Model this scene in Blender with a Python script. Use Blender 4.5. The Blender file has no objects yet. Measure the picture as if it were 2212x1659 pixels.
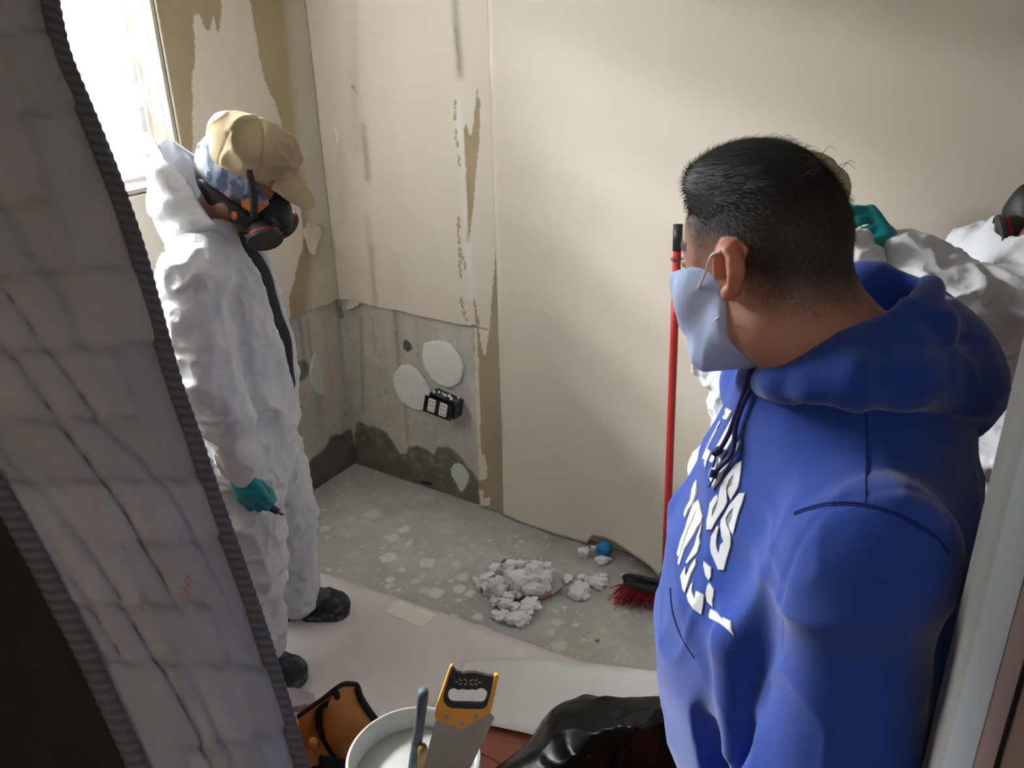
import bpy, bmesh, math, random
import numpy as np
from mathutils import Vector, Matrix
from mathutils.bvhtree import BVHTree
from mathutils.geometry import delaunay_2d_cdt
sc = bpy.context.scene
COL = sc.collection
rng = np.random.default_rng(7)
random.seed(7)

# ---------------------------------------------------------------- camera
CAM_H = 1.92
PITCH, ROLL, YAW = math.radians(24.48), math.radians(-1.48), math.radians(-33.25)
FPX = 1870.0
_cp, _sp = math.cos(PITCH), math.sin(PITCH)
CD = np.array([math.sin(YAW)*_cp, math.cos(YAW)*_cp, -_sp])
_r = np.array([math.cos(YAW), -math.sin(YAW), 0.0])
_u = np.cross(_r, CD)
CR = _r*math.cos(ROLL) + _u*math.sin(ROLL)
CU = -_r*math.sin(ROLL) + _u*math.cos(ROLL)
CC = np.array([0, 0, CAM_H])
RDIR = _r.copy()                                   # horizontal, to the right as the camera stands
FDIR = np.array([math.sin(YAW), math.cos(YAW), 0.0])
cam = bpy.data.cameras.new('camera')
camo = bpy.data.objects.new('camera', cam); COL.objects.link(camo)
cam.sensor_width = 36.0
cam.lens = FPX/2212*36.0
m = Matrix.Identity(4)
for i in range(3):
    m[i][0] = CR[i]; m[i][1] = CU[i]; m[i][2] = -CD[i]; m[i][3] = CC[i]
camo.matrix_world = m
cam.clip_start = 0.02
cam.dof.use_dof = True
cam.dof.focus_distance = 1.75
cam.dof.aperture_fstop = 15
sc.camera = camo
# ---------------------------------------------------------------- world, lights, exposure
w = bpy.data.worlds.new('sky'); sc.world = w; w.use_nodes = True
w.node_tree.nodes['Background'].inputs[0].default_value = (0.93, 0.97, 1.0, 1)
w.node_tree.nodes['Background'].inputs[1].default_value = 0.5
XW, YW = -2.451, 2.444                             # left wall and back wall faces
WIN_Y0, WIN_Y1, WIN_Z0, WIN_Z1 = 0.62, 1.8176, 1.372, 2.34
def area(name, loc, rot, sx, sy, power, color):
    l = bpy.data.lights.new(name, 'AREA'); l.shape = 'RECTANGLE'; l.size = sx; l.size_y = sy
    l.energy = power; l.color = color
    o = bpy.data.objects.new(name, l); COL.objects.link(o); o.location = loc; o.rotation_euler = rot
    return o
# daylight outside the window (an overcast sky seen through the blind) and a weak fill light added in the unseen hall behind the camera
area('window_daylight', (XW-1.25, 1.45, 3.15), (0, -math.pi/2+math.radians(48), 0), 1.7, 2.3, 4000, (0.95, 0.98, 1.0))
area('hall_fill', (0.3, -0.9, 2.38), (0, 0, 0), 0.5, 0.5, 5.0, (1.0, 0.93, 0.84))
sc.view_settings.view_transform = 'Standard'
sc.view_settings.look = 'None'
sc.view_settings.exposure = 1.27
sc.view_settings.gamma = 1.0
sc.view_settings.use_curve_mapping = False

# ---------------------------------------------------------------- pixel -> place helpers (frame 2212 x 1659)
def ray(x, y): return CR*((x-1106)/FPX) - CU*((y-829.5)/FPX) + CD
def at(x, y, t): return CC + ray(x, y)*t
def onz(x, y, z=0.0):
    v = ray(x, y); return CC + v*((z-CAM_H)/v[2])
def ony(x, y, Y=YW):
    v = ray(x, y); return CC + v*(Y/v[1])
def onx(x, y, X=XW):
    v = ray(x, y); return CC + v*(X/v[0])
def A(l): return np.array(l, float)

# ---------------------------------------------------------------- colour, noise
def lin(c):
    c = np.asarray(c, float)/255.0
    return np.where(c <= 0.04045, c/12.92, ((c+0.055)/1.055)**2.4)
def rgb(*c): return tuple(lin(c)) + (1.0,)
def _h(ix, iy, iz, s):
    n = (ix*374761393 + iy*668265263 + iz*1274126177 + s*974711) & 0xffffffff
    n = ((n ^ (n >> 13))*1274126177) & 0xffffffff
    n = n ^ (n >> 16)
    return (n & 0xffff)/65535.0
def vn(P, s=0):
    """value noise in 0..1"""
    P = np.asarray(P, float)
    if P.shape[-1] == 2: P = np.concatenate([P, np.zeros(P.shape[:-1]+(1,))], -1)
    I = np.floor(P).astype(np.int64); f = P - I; f = f*f*(3-2*f)
    x, y, z = I[..., 0], I[..., 1], I[..., 2]; fx, fy, fz = f[..., 0], f[..., 1], f[..., 2]
    def l(a, b, t): return a+(b-a)*t
    return l(l(l(_h(x, y, z, s), _h(x+1, y, z, s), fx), l(_h(x, y+1, z, s), _h(x+1, y+1, z, s), fx), fy),
             l(l(_h(x, y, z+1, s), _h(x+1, y, z+1, s), fx), l(_h(x, y+1, z+1, s), _h(x+1, y+1, z+1, s), fx), fy), fz)
def fbm(P, s=0, o=4):
    P = np.asarray(P, float); r = 0; a = 0.5; t = 0
    for i in range(o):
        r = r + a*vn(P*(2**i), s+i*17); t += a; a *= 0.5
    return r/t
def ridge(P, s=0): return 1-np.abs(2*vn(P, s)-1)
def sst(a, b, x):
    t = np.clip((x-a)/(b-a), 0, 1); return t*t*(3-2*t)

# ---------------------------------------------------------------- materials
def mat(name, color=(0.5, 0.5, 0.5, 1), rough=0.7, attr=False, metal=0.0, spec=0.4, var=0.0, vscale=8.0,
        bump=0.0, bscale=60.0, bdist=0.004, stretch=(1, 1, 1), sheen=0.0, trans=0.0, coat=0.0, detail=6.0, sss=0.0, crease=0.0, cscale=10.0):
    M = bpy.data.materials.new(name); M.use_nodes = True
    nt = M.node_tree; b = nt.nodes['Principled BSDF']; N = nt.nodes.new; L = nt.links.new
    b.inputs['Roughness'].default_value = rough; b.inputs['Metallic'].default_value = metal
    b.inputs['Specular IOR Level'].default_value = spec
    b.inputs['Base Color'].default_value = color
    if sheen: b.inputs['Sheen Weight'].default_value = sheen
    if coat: b.inputs['Coat Weight'].default_value = coat; b.inputs['Coat Roughness'].default_value = 0.15
    if sss:
        b.inputs['Subsurface Weight'].default_value = sss; b.inputs['Subsurface Radius'].default_value = (0.01, 0.004, 0.002)
        b.inputs['Subsurface Scale'].default_value = 0.6
    tc = N('ShaderNodeTexCoord'); mp = N('ShaderNodeMapping'); L(tc.outputs['Object'], mp.inputs[0])
    mp.inputs['Scale'].default_value = stretch
    src = None
    if attr:
        a = N('ShaderNodeVertexColor'); a.layer_name = 'Col'; src = a.outputs[0]
    if var:
        n = N('ShaderNodeTexNoise'); n.inputs['Scale'].default_value = vscale; n.inputs['Detail'].default_value = detail
        L(mp.outputs[0], n.inputs[0])
        mr = N('ShaderNodeMapRange'); mr.inputs[1].default_value = 0.25; mr.inputs[2].default_value = 0.75
        mr.inputs[3].default_value = 1-var; mr.inputs[4].default_value = 1+var
        L(n.outputs[0], mr.inputs[0])
        mx = N('ShaderNodeVectorMath'); mx.operation = 'SCALE'
        if src: L(src, mx.inputs[0])
        else: mx.inputs[0].default_value = color[:3]
        L(mr.outputs[0], mx.inputs['Scale']); src = mx.outputs[0]
    if src: L(src, b.inputs['Base Color'])
    if bump:
        n = N('ShaderNodeTexNoise'); n.inputs['Scale'].default_value = bscale; n.inputs['Detail'].default_value = 5
        L(mp.outputs[0], n.inputs[0])
        bp = N('ShaderNodeBump'); bp.inputs['Strength'].default_value = bump; bp.inputs['Distance'].default_value = bdist
        L(n.outputs[0], bp.inputs['Height']); L(bp.outputs[0], b.inputs['Normal'])
    if crease:
        nz = N('ShaderNodeTexNoise'); nz.inputs['Scale'].default_value = cscale*.6; nz.inputs['Detail'].default_value = 2; L(mp.outputs[0], nz.inputs[0])
        va = N('ShaderNodeVectorMath'); va.operation = 'MULTIPLY_ADD'; va.inputs[1].default_value = (1.2/cscale,)*3; L(nz.outputs[1], va.inputs[0]); L(mp.outputs[0], va.inputs[2])
        prev = None
        for k_, (sc_k, d_k) in enumerate(((cscale, .016), (cscale*2.3, .006))):
            vo = N('ShaderNodeTexVoronoi'); vo.inputs['Scale'].default_value = sc_k; vo.inputs['Randomness'].default_value = 1; L(va.outputs[0], vo.inputs[0])
            bp2 = N('ShaderNodeBump'); bp2.inputs['Strength'].default_value = crease; bp2.inputs['Distance'].default_value = d_k; L(vo.outputs[0], bp2.inputs['Height'])
            if prev: L(prev.outputs[0], bp2.inputs['Normal'])
            elif bump: L(bp.outputs[0], bp2.inputs['Normal'])
            prev = bp2
        L(prev.outputs[0], b.inputs['Normal'])
    if trans:
        t = N('ShaderNodeBsdfTranslucent'); t.inputs[0].default_value = color
        if src: L(src, t.inputs[0])
        ms = N('ShaderNodeMixShader'); ms.inputs[0].default_value = trans
        L(b.outputs[0], ms.inputs[1]); L(t.outputs[0], ms.inputs[2])
        L(ms.outputs[0], nt.nodes['Material Output'].inputs[0])
    return M

# ---------------------------------------------------------------- objects
def tag(o, label=None, cat=None, group=None, kind=None):
    if label: o['label'] = label
    if cat: o['category'] = cat
    if group: o['group'] = group
    if kind: o['kind'] = kind
    return o
def thing(name, loc, label, cat, group=None):
    o = bpy.data.objects.new(name, None); COL.objects.link(o); o.location = tuple(loc); o.empty_display_size = 0.1
    return tag(o, label, cat, group)
def orig(p):
    o = np.zeros(3)
    while p is not None: o = o + np.array(p.location); p = p.parent
    return o
def mk(name, V, F, material, parent=None, smooth=True, col=None, loc=None):
    """V in world metres; origin goes to the parent's base, or to the mesh's own base centre"""
    V = np.asarray(V, float).reshape(-1, 3)
    if parent is not None: base = orig(parent); loc = (0, 0, 0)
    else:
        if loc is None: loc = (V[:, 0].mean(), V[:, 1].mean(), V[:, 2].min())
        base = np.array(loc)
    me = bpy.data.meshes.new(name)
    if isinstance(F, np.ndarray): 
        n, k = F.shape
        me.vertices.add(len(V)); me.vertices.foreach_set('co', (V-base).astype(np.float32).ravel())
        me.loops.add(n*k); me.loops.foreach_set('vertex_index', F.astype(np.int32).ravel())
        me.polygons.add(n); me.polygons.foreach_set('loop_start', np.arange(0, n*k, k, dtype=np.int32))
        me.update(calc_edges=True)
    else: me.from_pydata([tuple(v) for v in (V-base)], [], F)
    if smooth: me.polygons.foreach_set('use_smooth', [True]*len(me.polygons))
    if material is not None: me.materials.append(material)
    if col is not None:
        ca = me.color_attributes.new('Col', 'FLOAT_COLOR', 'POINT')
        c = np.ones((len(V), 4), np.float32); c[:, :3] = col
        ca.data.foreach_set('color', c.ravel())
    me.update()
    o = bpy.data.objects.new(name, me); COL.objects.link(o); o.location = tuple(loc)
    if parent is not None: o.parent = parent
    return o
class MB:
    """collects simple shapes into one mesh"""
    def __init__(s): s.V = []; s.F = []
    def add(s, V, F):
        o = len(s.V); s.V += [tuple(v) for v in V]; s.F += [tuple(i+o for i in f) for f in F]; return s
    def box(s, lo, hi, R=None, c=None):
        lo = A(lo); hi = A(hi)
        P = [(lo[0] if i & 1 == 0 else hi[0], lo[1] if i & 2 == 0 else hi[1], lo[2] if i & 4 == 0 else hi[2]) for i in range(8)]
        P = A(P)
        if R is not None: P = P @ A(R).T
        if c is not None: P = P + A(c)
        return s.add(P, [(0, 2, 3, 1), (4, 5, 7, 6), (0, 1, 5, 4), (2, 6, 7, 3), (0, 4, 6, 2), (1, 3, 7, 5)])
    def prism(s, P, n):
        """closed outline P (3D points) pushed along n"""
        P = A(P); k = len(P); n = A(n)
        nn = np.zeros(3)
        for i in range(k): nn += np.cross(P[i]-P[0], P[(i+1) % k]-P[0])
        if nn @ n < 0: P = P[::-1]
        return s.add(np.vstack([P, P+n]), [tuple(range(k))[::-1], tuple(range(k, 2*k))] + [(i, (i+1) % k, k+(i+1) % k, k+i) for i in range(k)])
    def tube(s, path, r, seg=10, caps=True):
        path = A(path); n = len(path); r = np.broadcast_to(np.asarray(r, float), (n,))
        T = np.gradient(path, axis=0); T /= np.linalg.norm(T, axis=1)[:, None]+1e-12
        a = np.cross(T[0], [0, 0, 1.0]); 
        if np.linalg.norm(a) < 1e-3: a = np.cross(T[0], [1.0, 0, 0])
        V = []
        for i in range(n):
            a = a - T[i]*(a@T[i]); a /= np.linalg.norm(a); b = np.cross(T[i], a)
            for k in range(seg):
                t = 2*math.pi*k/seg; V.append(path[i]+r[i]*(a*math.cos(t)+b*math.sin(t)))
        F = [(i*seg+k, i*seg+(k+1) % seg, (i+1)*seg+(k+1) % seg, (i+1)*seg+k) for i in range(n-1) for k in range(seg)]
        if caps: F += [tuple(range(seg))[::-1], tuple((n-1)*seg+k for k in range(seg))]
        return s.add(V, F)
    def lathe(s, prof, c, ax=(0, 0, 1), seg=32):
        """profile [(radius, height)] about axis ax through c"""
        ax = A(ax)/np.linalg.norm(ax); a = np.cross(ax, [0, 0, 1.0])
        if np.linalg.norm(a) < 1e-3: a = A([1.0, 0, 0])
        a /= np.linalg.norm(a); b = np.cross(ax, a); n = len(prof)
        V = [A(c)+ax*h+r*(a*math.cos(2*math.pi*k/seg)+b*math.sin(2*math.pi*k/seg)) for r, h in prof for k in range(seg)]
        F = [(i*seg+k, i*seg+(k+1) % seg, (i+1)*seg+(k+1) % seg, (i+1)*seg+k) for i in range(n-1) for k in range(seg)]
        if prof[0][0] > 1e-6 : F.append(tuple(range(seg))[::-1])
        if prof[-1][0] > 1e-6: F.append(tuple((n-1)*seg+k for k in range(seg)))
        return s.add(V, F)
    def build(s, name, material, parent=None, smooth=False, loc=None): return mk(name, s.V, s.F, material, parent, smooth, None, loc)
def bev(o, w=0.002, seg=2):
    b = o.modifiers.new('bevel', 'BEVEL'); b.width = w; b.segments = seg; b.limit_method = 'ANGLE'; b.angle_limit = 0.6; return o
def autosmooth(o, ang=0.6):
    me = o.data; me.polygons.foreach_set('use_smooth', [True]*len(me.polygons))
    bm = bmesh.new(); bm.from_mesh(me)
    for e in bm.edges:
        if len(e.link_faces) == 2 and e.calc_face_angle(0) > ang: e.smooth = False
    bm.to_mesh(me); bm.free(); return o
def spline(P, n=40):
    """Catmull-Rom through the points"""
    P = A(P); k = len(P); Q = np.vstack([2*P[0]-P[1], P, 2*P[-1]-P[-2]])
    u = np.linspace(0, k-1, n); i = np.minimum(u.astype(int), k-2); t = (u-i)[:, None]
    a, b, c, d = Q[i], Q[i+1], Q[i+2], Q[i+3]
    return 0.5*(2*b+(c-a)*t+(2*a-5*b+4*c-d)*t*t+(3*b-a-3*c+d)*t**3)
def inpoly(P, poly):
    P = np.asarray(P, float); poly = A(poly); r = np.zeros(P.shape[:-1], bool); x, y = P[..., 0], P[..., 1]
    j = len(poly)-1
    for i in range(len(poly)):
        xi, yi = poly[i]; xj, yj = poly[j]
        c = ((yi > y) != (yj > y)) & (x < (xj-xi)*(y-yi)/(yj-yi+1e-12)+xi); r ^= c; j = i
    return r
def polydist(P, poly, closed=True):
    P = np.asarray(P, float); poly = A(poly); d = np.full(P.shape[:-1], 1e9); n = len(poly)
    for i in range(n if closed else n-1):
        a = poly[i]; b = poly[(i+1) % n]; ab = b-a
        h = np.clip(((P-a)@ab)/(ab@ab+1e-12), 0, 1); d = np.minimum(d, np.linalg.norm(P-a-h[..., None]*ab, axis=-1))
    return d
def gridmesh(nu, nv, keep=None):
    i, j = np.meshgrid(np.arange(nu-1), np.arange(nv-1), indexing='ij')
    F = np.stack([i*nv+j, (i+1)*nv+j, (i+1)*nv+j+1, i*nv+j+1], -1).reshape(-1, 4)
    if keep is not None: F = F[keep.ravel()]
    return F
def compact(V, F, *attrs):
    used = np.zeros(len(V), bool); used[F.ravel()] = True; idx = np.cumsum(used)-1
    return (V[used], idx[F]) + tuple(a[used] for a in attrs)

# ---------------------------------------------------------------- implicit bodies: smooth unions meshed by surface nets
class SDF:
    def __init__(s, lo, hi, h, ax=None):
        if ax is None: ax = [lo[i]+h*np.arange(int(math.ceil((hi[i]-lo[i])/h))+1) for i in range(3)]
        s.ax = [A(q) for q in ax]; s.h = max(np.diff(q).max() for q in s.ax); s.n = np.array([len(q) for q in s.ax])
        s.D = np.full(s.n, 1.0, np.float32)
    def _sub(s, lo, hi):
        sl = tuple(slice(max(int(np.searchsorted(s.ax[i], lo[i]))-1, 0), int(np.searchsorted(s.ax[i], hi[i]))+1) for i in range(3))
        g = [s.ax[i][sl[i]] for i in range(3)]
        if min(len(q) for q in g) == 0: return None, None
        return sl, np.stack(np.meshgrid(*g, indexing='ij'), -1)
    def put(s, d, sl, k, op):
        a = s.D[sl]
        if op == 'u':
            if k > 0:
                h = np.clip(k-np.abs(a-d), 0, None)/k; s.D[sl] = np.minimum(a, d)-h*h*k*0.25
            else: s.D[sl] = np.minimum(a, d)
        elif op == 's':
            d = -d
            if k > 0:
                h = np.clip(k-np.abs(a-d), 0, None)/k; s.D[sl] = np.maximum(a, d)+h*h*k*0.25
            else: s.D[sl] = np.maximum(a, d)
    def cap(s, a, b, ra, rb=None, k=0.02, op='u', flat=None, ff=1.0):
        """tapered capsule; flat = unit direction along which it is scaled by ff"""
        a = A(a); b = A(b); rb = ra if rb is None else rb; m = max(ra, rb)*max(1, ff)+k+3*s.h
        sl, P = s._sub(np.minimum(a, b)-m, np.maximum(a, b)+m)
        if sl is None: return s
        ab = b-a; h = np.clip(((P-a)@ab)/(ab@ab+1e-12), 0, 1)
        q = P-a-h[..., None]*ab
        if flat is not None:
            fl = A(flat); q = q+((q@fl)*(1/ff-1))[..., None]*fl
        d = np.linalg.norm(q, axis=-1)-(ra+(rb-ra)*h)
        s.put(d.astype(np.float32), sl, k, op); return s
    def chain(s, pts, rs, k=0.02, op='u', flat=None, ff=1.0):
        rs = np.broadcast_to(np.asarray(rs, float), (len(pts),))
        for i in range(len(pts)-1): s.cap(pts[i], pts[i+1], rs[i], rs[i+1], k if i == 0 else min(k, 0.012), op, flat, ff)
        return s
    def ell(s, c, r, R=None, k=0.02, op='u', p=2.0):
        c = A(c); r = A(r); m = max(r)+k+3*s.h
        sl, P = s._sub(c-m, c+m)
        if sl is None: return s
        q = P-c
        if R is not None: q = q@A(R)                # columns of R are the local axes
        if p == 2.0: k0 = np.linalg.norm(q/r, axis=-1)
        else: k0 = (np.abs(q/r)**p).sum(-1)**(1/p)
        k1 = np.linalg.norm(q/(r*r), axis=-1)+1e-9
        d = k0*(k0-1)/k1
        d = np.where(k0 < 0.3, -min(r)*0.7, d)
        s.put(d.astype(np.float32), sl, k, op); return s
    def box(s, c, r, R=None, k=0.005, op='u', rd=0.003):
        c = A(c); r = A(r); m = np.linalg.norm(r)+k+3*s.h
        sl, P = s._sub(c-m, c+m)
        if sl is None: return s
        q = P-c
        if R is not None: q = q@A(R)
        q = np.abs(q)-(r-rd)
        d = np.linalg.norm(np.maximum(q, 0), axis=-1)+np.minimum(q.max(-1), 0)-rd
        s.put(d.astype(np.float32), sl, k, op); return s
    def half(s, c, n, k=0.0):
        """keep the side against n (cut away what lies along n beyond c)"""
        n = A(n)/np.linalg.norm(n); X, Y, Z = np.meshgrid(*s.ax, indexing='ij')
        d = (X-c[0])*n[0]+(Y-c[1])*n[1]+(Z-c[2])*n[2]
        s.put((-d).astype(np.float32), (slice(None),)*3, k, 's'); return s
    def mesh(s):
        V = s.D; S = V < 0
        c = np.zeros(np.array(V.shape)-1, np.int8)
        for dx in (0, 1):
            for dy in (0, 1):
                for dz in (0, 1):
                    c += S[dx:V.shape[0]-1+dx, dy:V.shape[1]-1+dy, dz:V.shape[2]-1+dz]
        act = (c > 0) & (c < 8); I = np.argwhere(act); idx = np.full(act.shape, -1, np.int64); idx[act] = np.arange(len(I))
        acc = np.zeros((len(I), 3)); cnt = np.zeros(len(I))
        cs = [(a, b, d) for a in (0, 1) for b in (0, 1) for d in (0, 1)]
        val = {q: V[I[:, 0]+q[0], I[:, 1]+q[1], I[:, 2]+q[2]].astype(float) for q in cs}
        for q in cs:
            for ax in range(3):
                if q[ax]: continue
                e = list(q); e[ax] = 1; e = tuple(e); a, b = val[q], val[e]; cr = (a < 0) != (b < 0)
                t = np.where(cr, a/np.where(cr, a-b, 1), 0); p = np.tile(np.array(q, float), (len(I), 1)); p[:, ax] += t
                acc[cr] += p[cr]; cnt += cr
        P = I+acc/cnt[:, None]; P = np.stack([np.interp(P[:, i], np.arange(s.n[i]), s.ax[i]) for i in range(3)], -1)
        Fs = []
        for ax in range(3):
            b1, b2 = (ax+1) % 3, (ax+2) % 3
            sa = [slice(None)]*3; sb = [slice(None)]*3; sa[ax] = slice(0, -1); sb[ax] = slice(1, None)
            Sa, Sb = S[tuple(sa)], S[tuple(sb)]
            E = np.argwhere(Sa != Sb)
            E = E[(E[:, b1] > 0) & (E[:, b2] > 0) & (E[:, b1] < V.shape[b1]-1) & (E[:, b2] < V.shape[b2]-1)]
            ins = Sa[E[:, 0], E[:, 1], E[:, 2]]
            def ix(d1, d2):
                q = E.copy(); q[:, b1] -= d1; q[:, b2] -= d2; return idx[q[:, 0], q[:, 1], q[:, 2]]
            Q = np.stack([ix(1, 1), ix(0, 1), ix(0, 0), ix(1, 0)], -1)
            Q[~ins] = Q[~ins][:, ::-1]; Fs.append(Q)
        F = np.vstack(Fs); F = F[(F >= 0).all(1)]
        return P, F
def normals(V, F):
    n = np.cross(V[F[:, 2]]-V[F[:, 0]], V[F[:, 3]]-V[F[:, 1]]); N = np.zeros_like(V)
    for k in range(4): np.add.at(N, F[:, k], n)
    return N/(np.linalg.norm(N, axis=1)[:, None]+1e-12)
def smoothv(V, F, it=2, lam=0.5):
    E = np.vstack([F[:, [0, 1]], F[:, [1, 2]], F[:, [2, 3]], F[:, [3, 0]]])
    cnt = np.bincount(E.ravel(), minlength=len(V)).astype(float)
    for i in range(it):
        acc = np.zeros_like(V); np.add.at(acc, E[:, 0], V[E[:, 1]]); np.add.at(acc, E[:, 1], V[E[:, 0]])
        V = V+lam*(acc/cnt[:, None]-V)
    return V

# ================================================================ THE ROOM
XR, YF0, YF1, ZC = 1.45, 0.52, 0.64, 2.45          # right wall, front wall (with the doorway), ceiling
M_conc = mat('bare_concrete', attr=True, rough=0.85, var=0.10, vscale=14, bump=0.35, bscale=70, bdist=0.004)
M_floor = mat('screed', attr=True, rough=0.62, var=0.08, vscale=9, bump=0.2, bscale=45, bdist=0.003)
M_paper = mat('wall_paper', attr=True, rough=0.75, var=0.025, vscale=5, bump=0.12, bscale=420, bdist=0.001)
M_board = mat('board_edge', rgb(205, 198, 184), rough=0.9)
M_plain = mat('painted_wall', rgb(214, 205, 188), rough=0.85, var=0.03, vscale=3)
M_ceil = mat('ceiling_paint', rgb(228, 226, 220), rough=0.9, var=0.02, vscale=3)
M_white = mat('white_paint', rgb(226, 226, 222), rough=0.5, var=0.02, vscale=6)
CREAM, KRAFT, GREYC = lin((228, 220, 204)), lin((172, 156, 126)), lin((206, 203, 190))
CUT_Z = 0.782

def px_back(pts): return A([ony(x, y)[[0, 2]] for x, y in pts])
def px_left(pts): return A([onx(x, y)[[1, 2]] for x, y in pts])
def c8(pts): return [(600+x/3.016, 600+y/3.016) for x, y in pts]
def c5(pts): return [(680+x/2.369, y/2.369) for x, y in pts]
def c6(pts): return [(x/1.843, y/1.843) for x, y in pts]

# ---- back wall: concrete slab, then gypsum board with its paper, then the whole wallpaper sheet
wall_back = MB().box((XW-0.15, YW+0.020, 0), (XR+0.1, YW+0.14, ZC)).build('wall_back', M_plain, loc=(0, YW, 0))
tag(wall_back, kind='structure')
seam_x = float(ony(1080, 800)[0])
edge_x = float(ony(1029, 900)[0])                  # right edge of the bared concrete
def conc_color(P, s):
    n = fbm(P*[6, 3], s, 5)[..., None]; st = fbm(P*[22, 1.2], s+3, 3)[..., None]; gr = vn(P*[160, 160], s+5)[..., None]
    c = lin((204, 200, 190))*(0.80+0.32*n)*(0.84+0.30*st)*(0.95+0.1*gr)
    pit = (vn(P*[75, 75], s+9) > 0.93)[..., None]
    return np.where(pit, c*0.62, c)
h = 0.005
u = np.arange(XW-0.018, edge_x+0.012, h); v = np.arange(-0.01, CUT_Z+0.03, h)
U, W = np.meshgrid(u, v, indexing='ij'); P = np.stack([U, W], -1)
wet_b = px_back(c8([(500, 930), (560, 950), (640, 980), (700, 1010), (750, 1080), (790, 1150), (820, 1140), (840, 1095), (900, 1090), (960, 1120),
                    (1000, 1150), (1030, 1095), (1100, 1100), (1170, 1150), (1220, 1220), (1260, 1260), (1310, 1330), (1320, 1600), (400, 1600)]))
Pn = P+0.018*(np.stack([fbm(P*28, 3), fbm(P*28, 4)], -1)-0.5)
col = conc_color(P, 11)
wet = inpoly(Pn, wet_b)
wd = np.clip(polydist(Pn, wet_b)/0.012, 0, 1); wm = (wet*wd)[..., None]
speck = (fbm(P*40, 31, 3) > 0.60)[..., None]
low = sst(0.25, 0.02, W)[..., None]
wetc = lin((118, 114, 104))*(0.75+0.5*fbm(P*16, 8)[..., None])*np.where(speck & (fbm(P*9, 12)[..., None] > .48), 1.35, 1.0)
wetc = wetc*(1-low*0.15)+lin((120, 98, 74))*low*0.12*fbm(P*5, 40)[..., None]
col = col*(1-wm)+wetc*wm
for (x0, y0, x1, y1, wd_, a) in [(775, 690, 780, 890, .010, .25), (848, 670, 858, 800, .012, .33), (800, 690, 806, 760, .008, .18), (868, 840, 876, 960, .010, .25), (925, 910, 930, 960, .02, -.15)]:
    q = px_back([(x0, y0), (x1, y1)]); d = polydist(P+0.006*(fbm(P*[5, 30], 5)[..., None]-.5), q, False)
    col = col*(1-a*np.exp(-(d/wd_)**2)[..., None])
q = px_back([(875, 749)])[0]; rr = np.linalg.norm((Pn-q)*[1, 1], axis=-1)
plug = sst(0.026, 0.022, rr)[..., None]; col = col*(1-plug)+lin((98, 98, 96))*(0.7+0.6*vn(P*300, 3)[..., None])*plug
q = px_back(c8([(905, 1330), (940, 1330), (1000, 1350), (1010, 1362), (960, 1352)])); m_ = inpoly(Pn, q)[..., None]; col = np.where(m_, lin((16, 15, 14)), col)
q = px_back(c8([(985, 970), (1020, 975), (1028, 1050), (1012, 1140), (985, 1130), (975, 1060)])); m_ = (inpoly(Pn, q)*0.7)[..., None]; col = col*(1-m_)+lin((176, 180, 170))*m_
V = np.stack([U, np.full_like(U, YW+0.0125)+0.003*(fbm(P*12, 2)-.5)-0.004*wet*fbm(P*50, 6), W], -1)
mk('bare_concrete', V.reshape(-1, 3), gridmesh(len(u), len(v))[:, ::1], M_conc, wall_back, True, col.reshape(-1, 3))
# board: kraft where the face paper was torn off, cream where it still sticks
h = 0.0045
u = np.arange(XW, seam_x+0.003, h); v = np.arange(0.0, ZC, h)
U, W = np.meshgrid(u, v, indexing='ij'); P = np.stack([U, W], -1)
Pj = P+0.010*(np.stack([fbm(P*[60, 25], 3), fbm(P*[60, 25], 4)], -1)-0.5)
kraft = [c5([(832, 430), (838, 495), (846, 505), (847, 640), (838, 800), (822, 930), (802, 1130), (795, 1220), (785, 1180), (778, 1000), (770, 800), (762, 660), (770, 640), (777, 625), (792, 690), (803, 690), (815, 600), (825, 520)]),
         c8([(1440, -450), (1425, -180), (1410, 0), (1395, 150), (1385, 280), (1372, 400), (1350, 515), (1335, 490), (1320, 400), (1312, 320), (1270, 310), (1278, 600), (1300, 900), (1310, 1500), (1480, 1600), (1460, 900), (1442, 300)]),
         c8([(1272, 120), (1290, 300), (1316, 320), (1300, 230), (1285, 150)])]
keepc = [c8([(1300, 1140), (1350, 1160), (1365, 1240), (1360, 1310), (1325, 1320), (1300, 1300)]), c8([(1310, 1370), (1345, 1390), (1340, 1440), (1390, 1430), (1385, 1490), (1320, 1480)]),
         c8([(1278, 320), (1300, 330), (1312, 600), (1318, 900), (1325, 1150), (1300, 1150), (1288, 800)])]
k = np.zeros(U.shape, bool)
for q in kraft: k |= inpoly(Pj, px_back(q))
for q in keepc: k &= ~inpoly(Pj, px_back(q))
tone = fbm(P*[5, 0.6], 21, 3)[..., None]
col = np.where(k[..., None], KRAFT*(0.9+0.2*fbm(P*9, 3)[..., None]), CREAM*(0.95+0.08*tone))
stains = [((984, 0), (994, 160), .016, (168, 162, 150), .75), ((984, 60), (992, 150), .006, (140, 133, 120), .6), ((764, 0), (772, 320), .03, (196, 190, 172), .55), ((786, 275), (796, 385), .016, (176, 156, 138), .75),
          ((802, 536), (812, 690), .014, (176, 160, 144), .6), ((795, 470), (802, 540), .02, (190, 182, 168), .5), ((990, 220), (1018, 640), .016, (236, 233, 226), .8), ((735, 300), (742, 480), .02, (200, 193, 180), .4),
          ((1022, 380), (1010, 520), .008, (150, 138, 116), .45), ((856, 560), (866, 700), .03, (215, 205, 190), .35), ((830, 40), (846, 420), .05, (222, 214, 196), .5)]
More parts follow.
